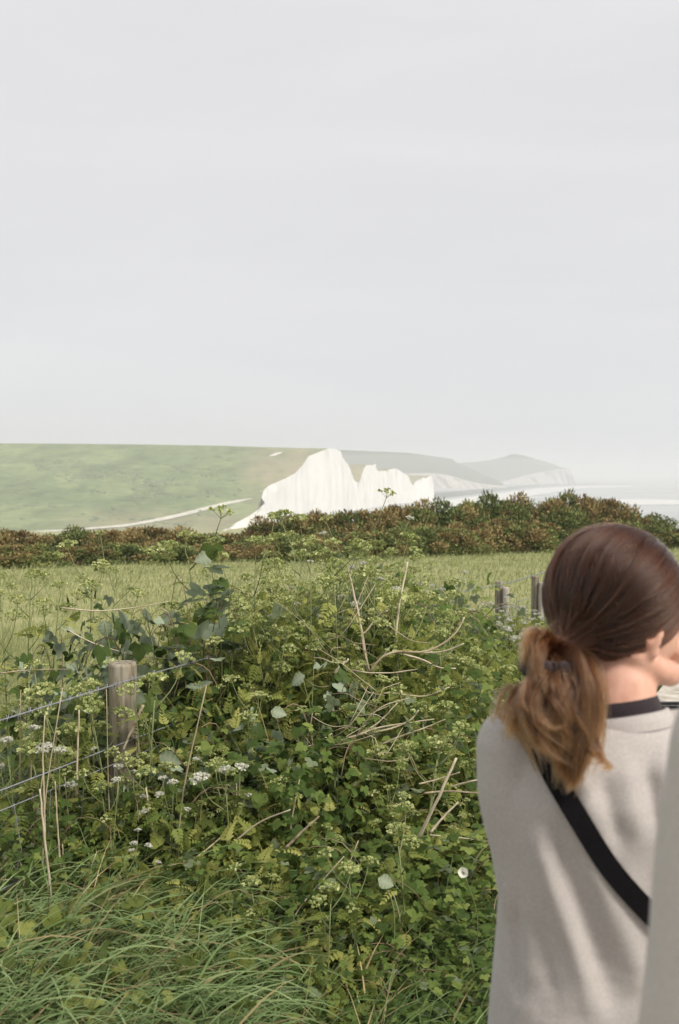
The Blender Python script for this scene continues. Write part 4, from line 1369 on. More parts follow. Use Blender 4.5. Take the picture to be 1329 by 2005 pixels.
# ------------------------------------------------------------------ gorse
def gorse_meshes(seed, brown):
    g = np.random.default_rng(seed)
    lob = 34
    L = np.stack([g.normal(size=lob) * .42, g.normal(size=lob) * .38, g.uniform(.15, .85, lob)], -1)
    L[:, 2] *= g.uniform(.74, 1.0, lob)
    L[:, 2] *= np.clip(1.12 - .5 * (L[:, 0] ** 2 + L[:, 1] ** 2), .3, 1.1)
    Vs, Fs, Ts, Ms, n = [], [], [], [], 0
    q = np.array([(-.5, 0, 0), (.5, 0, 0), (.32, 1, .05), (-.32, 1, -.05)], float)
    QF = np.array([[0, 1, 2, 3]])
    for c in L:
        k = 265
        r = g.uniform(.20, .36)
        d = norm(g.normal(size=(k, 3)) + [0, 0, .35])
        P = c + d * r * g.uniform(.5, 1, (k, 1)) * [1.15, 1.15, .85]
        P[:, 2] = np.maximum(P[:, 2], .02)
        ax = norm(d + g.normal(size=(k, 3)) * .55 + [0, 0, .3])
        nn = norm(g.normal(size=(k, 3)))
        V, F = stamp(q, QF, P, frames(ax, nn), np.stack([g.uniform(.022, .050, k), g.uniform(.04, .085, k), np.full(k, .03)], -1))
        Vs.append(V); Fs.append(F + n); n += len(V)
        isb = g.uniform() < brown
        pb = .88 if isb else .05
        pb = np.clip(pb + .5 * (d[:, 2] - .2) * (1 if isb else .3), .02, .95)
        Ms.append((g.uniform(0, 1, k) < pb).astype(int))
        Ts.append(np.repeat(np.clip(g.uniform(.1, .9, k) + .12 * g.normal(), 0, 1), 4))
    fol = mesh_np('gorse_foliage', np.concatenate(Vs), np.concatenate(Fs), [M['gorse_green'], M['gorse_brown']], np.concatenate(Ts), np.concatenate(Ms), False)
    A = Acc()
    for c in L[:9]:
        A.tube([(c[0] * .15, c[1] * .15, 0), (c[0] * .6, c[1] * .6, c[2] * .5), tuple(c)], [.022, .015, .006], 5, .3)
    return fol, A.mesh('gorse_stem', M['cane'])


GO = [gorse_meshes(500 + i, b) for i, b in enumerate([.66, .42, .22, .55, .78, .34])]
GR = [(-170, 25, 1.5, 2.4, 0), (-90, 25.5, 1.2, 2.2, 4), (-10, 26, 1.02, 1.7, 4), (32, 26.3, 1.02, 1.6, 0), (75, 26.8, .72, 1.5, 2), (118, 27, .82, 1.6, 2), (165, 27.2, .95, 1.5, 5), (212, 27.5, .98, 1.7, 0), (262, 27.8, .95, 1.8, 4), (312, 28, .98, 1.8, 0), (362, 28.2, .90, 1.7, 1), (412, 28.5, .80, 1.7, 2), (462, 28.8, .84, 1.7, 3),
      (508, 29, 1.20, 1.8, 1), (556, 29.2, 1.36, 1.8, 3), (602, 29.5, 1.30, 1.8, 1), (646, 30, 1.38, 1.8, 3), (694, 30.2, 1.42, 1.9, 0), (742, 30.8, 1.52, 2.0, 3), (788, 31.3, 1.66, 2.0, 0), (832, 31.8, 1.66, 2.0, 1), (878, 32.4, 1.64, 2.1, 5), (922, 32.8, 1.72, 2.1, 2),
      (966, 33.2, 1.86, 2.1, 5), (1012, 33.6, 1.86, 2.1, 1), (1058, 34, 1.97, 2.2, 3), (1104, 34.4, 1.95, 2.2, 5), (1148, 34.8, 2.02, 2.2, 4), (1192, 35, 1.90, 2.1, 0), (1234, 35.2, 1.52, 2.0, 3), (1272, 35.4, 1.22, 2.0, 5), (1312, 35.6, .92, 2.0, 1), (1356, 35.8, .75, 2.0, 3), (1410, 36, .6, 2.0, 0)]
GL = {26.3: 'brown topped gorse bush nearest the left edge', 35.0: 'rust brown gorse bush high above the dark haired head', 35.6: 'low gorse bush at the right end beside the pale sea', 31.3: 'rust brown gorse bush in front of the right end of the chalk cliff'}
for k, (px, y, h, w, i) in enumerate(GR):
    x = PX(px, y)
    lab = GL.get(y, 'gorse bush with brown seed pods in the field hedge')
    t = empty('gorse_bush', (x, y, float(gz(x, y)) - .05), rng.uniform(0, 6.28), lab, 'gorse bush', 'gorse bushes along the field edge')
    t.scale = (w / 1.75, w / 1.75, h * rng.uniform(.9, 1.1) / 1.08)
    link('foliage', GO[i][0], t); link('stem', GO[i][1], t)
    # a lower companion in front closes the row down to the turf
    if 0 < k < len(GR) - 1:
        yb_ = y - rng.uniform(1.2, 2.4) * (1 if px < 900 else .6)
        x2 = PX(px + 24, yb_)
        t = empty('gorse_bush', (x2, yb_, float(gz(x2, yb_)) - .05), rng.uniform(0, 6.28), 'low gorse bush at the foot of the field hedge', 'gorse bush', 'gorse bushes along the field edge')
        t.scale = (w / 1.7, w / 1.9, h * .62 / 1.08)
        link('foliage', GO[(i + 2) % 6][0], t); link('stem', GO[(i + 2) % 6][1], t)

# ------------------------------------------------------------------ cattle grid in the path
cx, cy = 2.9, 6.12
cg = empty('cattle_grid', (cx, cy, float(gz(cx, cy))), 0, 'dark steel cattle grid set in the pale gravel path', 'cattle grid')
def boxm(x0, x1, y0, y1, z0, z1):
    V = np.array([(x, y, z) for x in (x0, x1) for y in (y0, y1) for z in (z0, z1)], float)
    Q = np.array([(0, 1, 3, 2), (4, 6, 7, 5), (0, 4, 5, 1), (2, 3, 7, 6), (0, 2, 6, 4), (1, 5, 7, 3)])
    return V, Q
for k in range(13):
    V, Q = boxm(-.9, .9, -.64 + k * .098, -.64 + k * .098 + .034, .005, .06)
    link('rail', mesh_np('rail', V, Q, M['iron']), cg)
for x in (-.96, .903):
    V, Q = boxm(x, x + .057, -.68, .66, .003, .064)
    link('frame', mesh_np('frame', V, Q, M['iron']), cg)
A = Acc()
V, Q = boxm(-.9, .9, -.68, .66, .0005, .004); A.add(V, Q)
link('pit', A.mesh('pit', M['soil'], False), cg)

# ------------------------------------------------------------------ people
def ell(c, ax, F=None, n=24):
    """ellipsoid piece; F = 3x3 columns of its axes"""
    u = np.linspace(0, np.pi, n // 2 + 1)[1:-1]; v = np.linspace(0, 2 * np.pi, n, endpoint=False)
    V = np.array([(math.sin(a) * math.cos(b), math.sin(a) * math.sin(b), math.cos(a)) for a in u for b in v])
    m_ = len(u)
    V = np.concatenate([V, [[0, 0, 1], [0, 0, -1]]]) * np.array(ax)
    if F is not None: V = V @ np.array(F).T
    V = V + np.array(c)
    i = np.arange(n)
    Q = grid_faces(m_, n, True)
    T = np.concatenate([np.stack([np.full(n, m_ * n), (i + 1) % n, i], -1)[:, ::-1], np.stack([np.full(n, m_ * n + 1), (m_ - 1) * n + i, (m_ - 1) * n + (i + 1) % n], -1)[:, ::-1]])
    return V, Q, T


def cap_chain(pts, rad, k=14, seg=18):
    """round-ended tapered limb"""
    P = catmull(pts, k)
    r = np.interp(np.linspace(0, 1, k), np.linspace(0, 1, len(rad)), rad)
    a = norm(P[0] - P[1]); b = norm(P[-1] - P[-2])
    P = np.concatenate([[P[0] + a * r[0] * .85, P[0] + a * r[0] * .5], P, [P[-1] + b * r[-1] * .5, P[-1] + b * r[-1] * .85]])
    r = np.concatenate([[r[0] * .4, r[0] * .83], r, [r[-1] * .83, r[-1] * .4]])
    return tube(P, r, seg)


def rings(levels, k=40):
    """loft of horizontal ellipses: (z, cx, cy, rx, ry, squareness)"""
    V = []
    for z, x, y, rx, ry in levels:
        for i in range(k):
            a = 2 * math.pi * i / k
            c, s = math.cos(a), math.sin(a)
            e = .82
            V.append((x + rx * math.copysign(abs(c) ** e, c), y + ry * math.copysign(abs(s) ** e, s), z))
    n = len(levels)
    V = np.array(V)
    V = np.concatenate([V, [[levels[0][1], levels[0][2], levels[0][0]], [levels[-1][1], levels[-1][2], levels[-1][0]]]])
    i = np.arange(k)
    T = np.concatenate([np.stack([np.full(k, n * k), (i + 1) % k, i], -1), np.stack([np.full(k, n * k + 1), (n - 1) * k + i, (n - 1) * k + (i + 1) % k], -1)])
    return V, grid_faces(n, k, True), T


def fuse(name, pieces, mat, voxel, smooth_it, parent, factor=.5, post_fn=None):
    A = Acc()
    for p in pieces:
        A.add(p[0], p[1], p[2])
    me = A.mesh(name + '_raw', mat)
    bm = bmesh.new(); bm.from_mesh(me); bmesh.ops.recalc_face_normals(bm, faces=bm.faces); bm.to_mesh(me); bm.free()
    o = bpy.data.objects.new(name, me)
    C.objects.link(o)
    md = o.modifiers.new('r', 'REMESH'); md.mode = 'VOXEL'; md.voxel_size = voxel
    ms = o.modifiers.new('s', 'SMOOTH'); ms.factor = factor; ms.iterations = smooth_it
    dg = bpy.context.evaluated_depsgraph_get()
    m2 = bpy.data.meshes.new_from_object(o.evaluated_get(dg))
    bpy.data.objects.remove(o); bpy.data.meshes.remove(me)
    m2.name = name
    if 'tint' in m2.attributes: m2.attributes.remove(m2.attributes['tint'])
    n = len(m2.vertices)
    V = np.zeros(n * 3, np.float32); m2.vertices.foreach_get('co', V); V = V.reshape(-1, 3)
    if post_fn is not None:
        Nn = np.zeros(n * 3, np.float32); m2.vertices.foreach_get('normal', Nn); Nn = Nn.reshape(-1, 3)
        V = post_fn(V.astype(float), Nn.astype(float))
        m2.vertices.foreach_set('co', V.astype(np.float32).ravel())
    m2.polygons.foreach_set('use_smooth', np.full(len(m2.polygons), True))
    m2.materials.clear(); m2.materials.append(mat)
    m2.update()
    return link(name, m2, parent)


def seg_dist(P, poly):
    """distance of 2-D points to a polyline"""
    best = np.full(len(P), 1e9)
    along = np.zeros(len(P))
    n_ = len(poly) - 1
    for i_, (a, b) in enumerate(zip(poly[:-1], poly[1:])):
        a = np.array(a); b = np.array(b)
        t_ = np.clip(((P - a) @ (b - a)) / ((b - a) @ (b - a)), 0, 1)
        d_ = np.linalg.norm(P - (a + t_[:, None] * (b - a)), axis=1)
        along = np.where(d_ < best, (i_ + t_) / n_, along)
        best = np.minimum(best, d_)
    return best, along


def hair_obj(name, strands, rad, mat, parent):
    """strands: (n,k,3)"""
    n, k, _ = strands.shape
    hc = bpy.data.hair_curves.new(name)
    hc.add_curves([k] * n)
    hc.points.foreach_set('position', strands.astype(np.float32).ravel())
    at = hc.attributes.get('radius') or hc.attributes.new('radius', 'FLOAT', 'POINT')
    rr = np.repeat(np.interp(np.linspace(0, 1, k), [0, .7, 1], [1, .9, .35])[None], n, 0) * (rad if np.isscalar(rad) else rad[:, None])
    at.data.foreach_set('value', rr.astype(np.float32).ravel())
    hc.materials.append(mat)
    return link(name, hc, parent)


def hand_pieces(w, fdir, side):
    """palm with five bent fingers hanging from wrist w, fingers along fdir, thumb to side"""
    w = np.array(w); f = norm(np.array(fdir, float)); s = norm(np.array(side, float)); n = np.cross(f, s)
    pc = [cap_chain([w, w + f * .045, w + f * .085], [.024, .031, .030], 6, 12)]
    for k, (off, ln) in enumerate([(.030, .066), (.010, .076), (-.010, .070), (-.029, .054)]):
        b = w + f * .092 + s * off
        pc.append(cap_chain([b, b + f * ln * .5 + n * .006, b + f * ln * .9 + n * .022], [.0088, .0080, .0068], 6, 8))
    b = w + f * .035 + s * .030
    pc.append(cap_chain([b, b + s * .026 + f * .022 + n * .008, b + s * .034 + f * .052 + n * .014], [.0115, .0098, .0078], 6, 8))
    return pc


# --- the woman
Y0 = 1.5
wx = PX(1216, Y0)
woman = empty('person', (wx, Y0, 0), 0, 'person with brown hair in a low messy ponytail, light grey sweater, seen from behind', 'person')
OFF = np.array([wx, Y0, 0])


def L_(p):
    """world to woman's local"""
    return np.array(tuple(p)) - OFF


HC = L_(W(1214, 1176, 1.53))           # skull centre
yaw = R(10)
HF = np.array([math.cos(yaw), math.sin(yaw), -.06]); HF /= np.linalg.norm(HF)
HR = np.array([math.sin(yaw), -math.cos(yaw), 0.0])      # towards her right ear, facing the camera side
HU = np.cross(HR, HF)
HM = np.stack([HF, HR, HU], -1)


def hp(f, r, u):
    return HC + (HF * f * (1.13 if f > 0 else 1) + HR * r + HU * u)


HMS = HM


def head_pieces():
    pc = [ell(hp(-.008, 0, .008), (.098, .074, .098), HMS),
          ell(hp(.035, 0, -.035), (.056, .058, .078), HMS),
          ell(hp(.030, .036, -.052), (.034, .022, .036), HMS), ell(hp(.030, -.036, -.052), (.034, .022, .036), HMS),   # cheeks
          cap_chain([hp(.0, .050, -.072), hp(.040, .040, -.098), hp(.076, .012, -.112)], [.020, .019, .018]),
          cap_chain([hp(.0, -.050, -.072), hp(.040, -.040, -.098), hp(.076, -.012, -.112)], [.020, .019, .018]),
          ell(hp(.082, 0, -.108), (.017, .020, .016), HMS),       # chin
          cap_chain([hp(.090, 0, .004), hp(.099, 0, -.020), hp(.112, 0, -.040)], [.009, .010, .012]),   # nose
          ell(hp(.100, .011, -.045), (.010, .007, .007), HMS), ell(hp(.100, -.011, -.045), (.010, .007, .007), HMS),
          ell(hp(.084, 0, -.072), (.018, .026, .022), HMS),       # mouth mound
          cap_chain([hp(.078, .038, .010), hp(.088, 0, .014), hp(.078, -.038, .010)], [.011, .012, .011]),  # brow
          ]
    for sg in (1, -1):                                            # ears
        FE = np.stack([HF * .95 + HR * .25 * sg, HR * sg * .95 - HF * .3, HU], -1)
        pc += [ell(hp(.019, .071 * sg, -.038), (.016, .006, .028), FE, 20), ell(hp(.022, .069 * sg, -.066), (.010, .006, .012), FE, 16),
               cap_chain([hp(.027, .072 * sg, -.020), hp(.014, .077 * sg, -.014), hp(.004, .077 * sg, -.032), hp(.010, .075 * sg, -.056)], [.0042, .0045, .0045, .004], 10, 8)]
    return pc


NB = L_(W(1205, 1400, 1.50))           # base of neck
neck = cap_chain([NB + [0, .005, -.05], NB + [.004, .004, .02], HC + [.0, -.006, -.095], HC + [0, 0, -.05]], [.066, .057, .053, .052], 12, 24)
SL = L_(W(1000, 1452, 1.50)); SR = np.array([2 * NB[0] + .012 - SL[0], SL[1], SL[2]])
EL = L_(W(1066, 1850, 1.47)); ER = np.array([2 * NB[0] - EL[0], EL[1], EL[2]])
WL_ = L_(W(1060, 2010, 1.60)); WR_ = np.array([2 * NB[0] - WL_[0], WL_[1], WL_[2]])
cxm = NB[0]
body_p = head_pieces() + [neck,
    rings([(.74, cxm, .0, .150, .095), (.86, cxm, 0, .130, .085), (1.0, cxm, 0, .13, .085), (1.12, cxm, .0, .145, .09), (1.2, cxm, .0, .14, .08), (1.245, cxm, .0, .09, .06)]),
    cap_chain([SL, (SL + EL) / 2, EL], [.044, .040, .034]), cap_chain([EL, (EL + WL_) / 2, WL_], [.034, .030, .023]),
    cap_chain([SR, (SR + ER) / 2, ER], [.044, .040, .034]), cap_chain([ER, (ER + WR_) / 2, WR_], [.034, .030, .023]),
    cap_chain([(cxm - .075, 0, .74), (cxm - .085, .01, .42), (cxm - .085, -.01, .10)], [.082, .056, .04]),
    cap_chain([(cxm + .075, 0, .74), (cxm + .085, .01, .42), (cxm + .085, -.01, .10)], [.082, .056, .04]),
    ] + hand_pieces(WL_, (.35, .5, -.8), (.5, .6, .6)) + hand_pieces(WR_, (-.35, .5, -.8), (-.5, .6, .6))
body = fuse('body', body_p, M['skin'], .0042, 5, woman)


def eye_set(par, hpf, HMat):
    for sg in (1, -1):
        V, Q, T = ell(hpf(.077, .031 * sg, -.008), (.0115, .0115, .0115), HMat, 16)
        link('eye', mesh_np('eye', V, [Q, T], M['eye'], None, None, True), par)
        V, Q, T = ell(hpf(.0862, .031 * sg, -.008), (.0032, .0055, .0055), HMat, 12)
        link('iris', mesh_np('iris', V, [Q, T], M['iris'], None, None, True), par)
    V, Q, T = cap_chain([hpf(.089, .022, -.074), hpf(.1015, .008, -.070), hpf(.1015, -.008, -.070), hpf(.089, -.022, -.074)], [.004, .0062, .0062, .004], 10, 8)
    link('lips', mesh_np('lips', V, [Q, T], M['lip'], None, None, True), par)


eye_set(woman, hp, HM)

# sweater
FOLDS = [  # (polyline in photo pixels, half-width px, height m)
    ([(1038, 1570), (1062, 1660), (1085, 1740), (1125, 1850), (1168, 1990)], 24, .013),
    ([(1075, 1590), (1110, 1690), (1150, 1810), (1200, 1960)], 26, -.017),
    ([(1120, 1620), (1170, 1720), (1225, 1830), (1262, 1940)], 26, .010),
    ([(1180, 1500), (1192, 1580), (1215, 1660)], 16, -.009),
    ([(1225, 1470), (1232, 1560), (1255, 1650)], 20, .008),
    ([(1262, 1480), (1280, 1560), (1288, 1620)], 14, -.012),
    ([(1300, 1440), (1304, 1540), (1310, 1640)], 18, .010),
    ([(1003, 1730), (1008, 1810), (1006, 1880), (1012, 1950)], 12, -.012),
    ([(1120, 1480), (1140, 1540), (1165, 1600)], 20, .007),
    ([(985, 1500), (1010, 1580), (1024, 1680)], 30, .006),
    ([(1205, 1700), (1235, 1745), (1275, 1790)], 22, .006),
    ([(1040, 1780), (1060, 1860), (1085, 1960)], 16, -.007),
]


def px_of(V):
    """pixel position in the photograph of local points (used only to read the fold layout off the photo)"""
    P = V + OFF - np.array([0, 0, EYE])
    f = P @ np.array(FWD); u = P @ np.array(UPV)
    return np.stack([664.5 + FPX * P[:, 0] / f, 1002.5 - FPX * u / f], -1)


def sweater_folds(V, Nn):
    q = px_of(V)
    h = np.zeros(len(V))
    for poly, w_, a in FOLDS:
        dd_, al_ = seg_dist(q, poly)
        h += a * .70 * np.exp(-(dd_ / w_) ** 2) * np.clip(np.minimum(al_, 1.15 - al_) * 3.2, 0, 1) ** 1.3
    h *= np.clip(-Nn[:, 1] * 1.6 + .15, 0, 1)
    low = np.array([fbm(v[0] * 9, v[1] * 9, v[2] * 5) for v in V]) * .0035
    fine = np.array([fbm(v[0] * 14 + 4, v[1] * 14, v[2] * 34) for v in V]) * .0016 * np.clip((1.02 - V[:, 2]) / .2, 0, 1)
    return V + Nn * (h + low + fine)[:, None]


def sl(px, py, Y):
    return L_(W(px, py, Y))


sw_p = [rings([(.66, cxm, .0, .185, .125), (.70, cxm, .0, .195, .132), (.80, cxm, .0, .188, .128), (.92, cxm, .0, .178, .118), (1.05, cxm, -.004, .176, .114), (1.14, cxm, -.008, .178, .112), (1.195, cxm, -.004, .165, .098), (1.228, cxm, .0, .125, .080), (1.246, cxm, .002, .088, .068)]),
        cap_chain([SL + [.02, 0, .006], (SL + SR) / 2 + [0, -.008, -.006], SR + [-.02, 0, .006]], [.048, .052, .048]),
        cap_chain([SL + [.008, 0, -.004], sl(1006, 1550, 1.495), sl(1026, 1660, 1.485), sl(1046, 1760, 1.475), sl(1066, 1860, 1.47)], [.060, .056, .052, .054, .050]),
        cap_chain([EL, (EL + WL_) / 2, WL_ * .9 + EL * .1], [.050, .054, .040]),
        cap_chain([SR + [-.008, 0, -.004], (SR + ER) / 2, ER], [.060, .055, .050]),
        cap_chain([ER, (ER + WR_) / 2, WR_ * .9 + ER * .1], [.050, .054, .040]),
        cap_chain([sl(1060, 1930, 1.48), sl(1046, 2015, 1.5)], [.049, .060])]
sweater = fuse('sweater', sw_p, M['sweater'], .0055, 9, woman, .5, sweater_folds)
sweater['label'] = 'light grey knit sweater'

# neck rib of the sweater and the black tee under it
def neck_ring(name, c, rx, ry, tilt, r0, h, mat, parent, k=48):
    """standing band round the neck"""
    V = []
    for dz, dr in ((0, 0), (h * .5, r0 * .6), (h, r0 * .5), (h * 1.02, -r0 * .6), (h * .5, -r0), (0, -r0)):
        for i in range(k):
            a = 2 * math.pi * i / k
            fl = 1 - .16 * dz / max(h, 1e-4)
            V.append((c[0] + (rx * fl + dr) * math.cos(a), c[1] + (ry * fl + dr) * math.sin(a), c[2] + dz + tilt[0] * math.cos(a) + tilt[1] * math.sin(a)))
    return link(name, mesh_np(name, V, grid_faces(6, k, True), mat, None, None, True), parent)


neck_ring('sweater_collar', NB + [.006, .0, -.020], .083, .071, (.010, -.010), .004, .022, M['sweater'], sweater)
tee = neck_ring('tee_collar', NB + [.003, .002, -.010], .069, .062, (.008, -.010), .003, .032, M['tee'], woman)
tee['label'] = 'black collar of the tee under the sweater'
fuse('trousers', [rings([(.70, cxm, 0, .165, .112), (.80, cxm, 0, .150, .10), (.84, cxm, 0, .14, .095)]),
                  cap_chain([(cxm - .08, 0, .72), (cxm - .088, .01, .42), (cxm - .09, -.005, .07)], [.098, .074, .060]),
                  cap_chain([(cxm + .08, 0, .72), (cxm + .088, .01, .42), (cxm + .09, -.005, .07)], [.098, .074, .060])], M['denim'], .008, 4, woman)
for sg in (-1, 1):
    fuse('shoe', [cap_chain([(cxm + .09 * sg, -.03, .045), (cxm + .094 * sg, .06, .04), (cxm + .1 * sg, .15, .03)], [.042, .042, .032])], M['sole'], .008, 3, woman)

# hair: an under-layer over the skull, then combed strands, then the ponytail
TIE = L_(W(1090, 1272, 1.462))
AX = np.array([.1025, .0870, .1050])
CH = hp(-.010, 0, .006)


def in_hair(d):
    f, r, u = d[:, 0] * AX[0], d[:, 1] * AX[1], d[:, 2] * AX[2]
    front = u > np.interp(f, [-.11, -.04, .012, .024, .040, .068, .095, .103], [-.075, -.088, -.087, -.080, -.045, -.016, .014, .05])
    return front & ~((f > .098) & (u < .045))


def local_dir(p):
    q = (p - CH) @ HM
    return q / AX


def shell(d, lift):
    return CH + (d * AX * lift[..., None]) @ HM.T


g = np.random.default_rng(77)
# cap mesh
u_ = np.linspace(0, np.pi, 49); v_ = np.linspace(0, 2 * np.pi, 96, endpoint=False)
D = np.array([(math.sin(a) * math.cos(b), math.sin(a) * math.sin(b), math.cos(a)) for a in u_ for b in v_])
cv = shell(D, np.full(len(D), .985))
ok = in_hair(D)
CF = grid_faces(49, 96, True)
CF = CF[ok[CF].all(1)]
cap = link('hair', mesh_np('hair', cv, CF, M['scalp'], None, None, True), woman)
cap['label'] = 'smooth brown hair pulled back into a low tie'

nst = 15000
d0 = norm(g.normal(size=(nst * 3, 3)))
d0 = d0[in_hair(d0)][:nst]
nst = len(d0)
dt = norm(local_dir(TIE)[None])[0]
K_ = 18
tt = np.linspace(0, 1, K_)
om = np.arccos(np.clip(d0 @ dt, -1, 1))
so = np.maximum(np.sin(om), 1e-3)
path_ = (np.sin((1 - tt)[None] * om[:, None]) / so[:, None])[..., None] * d0[:, None] + (np.sin(tt[None] * om[:, None]) / so[:, None])[..., None] * dt
# comb: the sides sag towards the ear before sweeping back to the tie
side = np.sign(d0[:, 1] + 1e-4) * np.clip(np.abs(d0[:, 1]) * 3, 0, 1)
sag = np.sin(np.pi * tt)[None] * (.55 * np.clip(om / 2.2, 0, 1))[:, None]
path_ = path_ + sag[..., None] * (side[:, None, None] * np.array([0, .55, -.28]) + np.array([0, 0, -.04]))
path_ = norm(path_)
nl = 420
lk = g.choice(nst, nl, replace=False)
own = np.argmax(d0 @ d0[lk].T + g.normal(size=(nst, nl)) * .002, axis=1)
cw = (.78 * np.clip(tt * 1.6, 0, 1) ** 1.0)[None, :, None]
path_ = norm(path_ * (1 - cw) + path_[lk][own] * cw)
clump = g.normal(size=nl)[own]
lift = 1.0 + (.040 * g.uniform(0, 1, nst) ** 1.5 + .024 * clump)[:, None] * (.45 + .55 * np.sin(np.pi * np.clip(tt * 1.1, 0, 1)))[None] + .012
strands = shell(path_, lift)
end = TIE + g.normal(size=(nst, 3)) * .006
wgt = np.clip((tt - .78) / .22, 0, 1)[None, :, None] ** 1.5
strands = strands * (1 - wgt) + end[:, None] * wgt
hair_obj('hair_strands', strands, g.uniform(.00055, .0009, nst), M['hair'], cap)
# fly-away hairs
nf = 700
d1 = norm(g.normal(size=(nf * 5, 3))); d1 = d1[in_hair(d1)][:nf]; nf = len(d1)
fl = []
for d in d1:
    b = shell(d[None], np.array([1.0]))[0]
    dd = norm(dt - d + g.normal(size=3) * .5)
    e = [b]
    for q in range(1, 8):
        dn = norm(d + dd * q * .07 + g.normal(size=3) * .01)
        e.append(shell(dn[None], np.array([1.03 + .012 * q * g.uniform(.2, 1)]))[0])
    fl.append(e)
hair_obj('hair_strands', np.array(fl), np.full(nf, .00028), M['hair'], cap)

# ponytail: locks drawn over the back
LOCKS = [  # px, py, depth of guide points; spread start, spread end (m), strands, wave
    ([(1095, 1278, 1.46), (1128, 1298, 1.420), (1149, 1345, 1.395), (1150, 1420, 1.382), (1132, 1492, 1.372)], .007, .008, 560, 1),
    ([(1095, 1278, 1.46), (1122, 1312, 1.410), (1142, 1380, 1.388), (1138, 1450, 1.375), (1126, 1505, 1.372)], .006, .008, 420, 1),
    ([(1095, 1280, 1.46), (1100, 1330, 1.400), (1114, 1400, 1.378), (1118, 1470, 1.370), (1110, 1532, 1.368)], .005, .008, 380, 1),
    ([(1090, 1282, 1.46), (1060, 1330, 1.400), (1036, 1380, 1.385), (1052, 1440, 1.370), (1100, 1492, 1.366)], .005, .008, 330, 2),
    ([(1088, 1275, 1.46), (1062, 1268, 1.43), (1048, 1295, 1.405), (1054, 1338, 1.392), (1076, 1378, 1.380)], .004, .006, 300, 1),
    ([(1086, 1280, 1.46), (1064, 1252, 1.45), (1044, 1243, 1.44), (1024, 1258, 1.432)], .005, .006, 150, 1),
    ([(1086, 1280, 1.46), (1066, 1256, 1.445), (1050, 1250, 1.43), (1036, 1272, 1.42), (1030, 1300, 1.415)], .004, .005, 140, 1),
    ([(1085, 1290, 1.46), (1042, 1338, 1.415), (1016, 1378, 1.402), (1004, 1415, 1.396), (1010, 1440, 1.392)], .006, .009, 260, 2),
    ([(1085, 1290, 1.45), (1030, 1360, 1.405), (1012, 1400, 1.398), (1032, 1452, 1.385), (1064, 1518, 1.375)], .003, .002, 40, 1),
    ([(1080, 1310, 1.43), (1052, 1352, 1.390), (1052, 1398, 1.374), (1082, 1424, 1.368), (1108, 1420, 1.366)], .004, .005, 240, 1),
    ([(1060, 1330, 1.41), (1078, 1362, 1.378), (1100, 1385, 1.370), (1108, 1410, 1.366), (1092, 1430, 1.364)], .004, .004, 150, 1),
    ([(1150, 1420, 1.376), (1160, 1465, 1.366), (1172, 1484, 1.362), (1164, 1490, 1.360)], .004, .004, 110, 1),
    ([(1092, 1284, 1.45), (1112, 1340, 1.392), (1096, 1400, 1.370), (1112, 1442, 1.366), (1104, 1470, 1.364)], .003, .004, 130, 2),
    ([(1128, 1486, 1.372), (1126, 1510, 1.370), (1116, 1540, 1.367)], .011, .006, 220, 1),
    ([(1016, 1340, 1.425), (996, 1380, 1.412), (992, 1418, 1.405)], .004, .004, 50, 2),
    ([(1100, 1290, 1.44), (1128, 1330, 1.395), (1126, 1380, 1.378), (1150, 1440, 1.368), (1136, 1490, 1.364)], .003, .004, 150, 2),
    ([(1094, 1286, 1.44), (1078, 1330, 1.392), (1088, 1368, 1.376), (1072, 1410, 1.368), (1096, 1452, 1.364)], .003, .004, 150, 2),
]
allst = []
for pts, s0, s1, n, wv_ in LOCKS:
    gd = np.array([L_(W(*p)) for p in pts])
    c = catmull(gd, 22)
    f = np.linspace(0, 1, 22)
    sp = s0 + (s1 - s0) * f + .003 * np.sin(np.pi * f)
    o1 = g.normal(size=(n, 3)) * [.75, .5, .75]
    n = int(n * 1.5)
    o1 = g.normal(size=(n, 3)) * [.75, .5, .75]
    nlm = max(4, n // 22)
    cen = g.normal(size=(nlm, 3)) * [.9, .5, .9]
    own = g.integers(0, nlm, n)
    o1 = cen[own] * 1.0 + o1 * .42
    ph = g.uniform(0, 6.28, nlm)[own]
    wob = np.stack([np.sin(f[None] * 7 + ph[:, None]), .4 * np.cos(f[None] * 5 + ph[:, None]), .6 * np.cos(f[None] * 6 + ph[:, None])], -1) * .0034 * wv_ * f[None, :, None]
    frz = g.normal(size=(n, 1, 3)) * .0016 * np.sin(f[None, :, None] * g.uniform(4, 14, (n, 1, 1)) + g.uniform(0, 6.28, (n, 1, 1))) * f[None, :, None]
    st = c[None] + o1[:, None] * sp[None, :, None] * (1 + .25 * g.normal(size=(n, 1, 1)) ** 2) ** .5 + wob + frz
    # uneven ends
    cut = g.uniform(.78, 1.0, n)
    idx = f[None] * cut[:, None] * 21
    i_ = np.minimum(idx.astype(int), 20); fr = (idx - i_)[..., None]
    st = np.take_along_axis(st, i_[..., None].repeat(3, 2), 1) * (1 - fr) + np.take_along_axis(st, (i_ + 1)[..., None].repeat(3, 2), 1) * fr
    allst.append(st)
allst = np.concatenate(allst)
# dark core so that the locks have depth
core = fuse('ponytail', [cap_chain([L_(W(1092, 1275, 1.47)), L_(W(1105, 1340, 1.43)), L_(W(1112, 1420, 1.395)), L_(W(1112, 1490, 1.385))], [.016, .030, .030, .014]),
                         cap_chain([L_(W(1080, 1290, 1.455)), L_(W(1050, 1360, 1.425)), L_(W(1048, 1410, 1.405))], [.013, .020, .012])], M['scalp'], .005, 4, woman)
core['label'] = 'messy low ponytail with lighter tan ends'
hair_obj('ponytail_strands', allst, g.uniform(.00035, .0007, len(allst)), M['pony'], core)
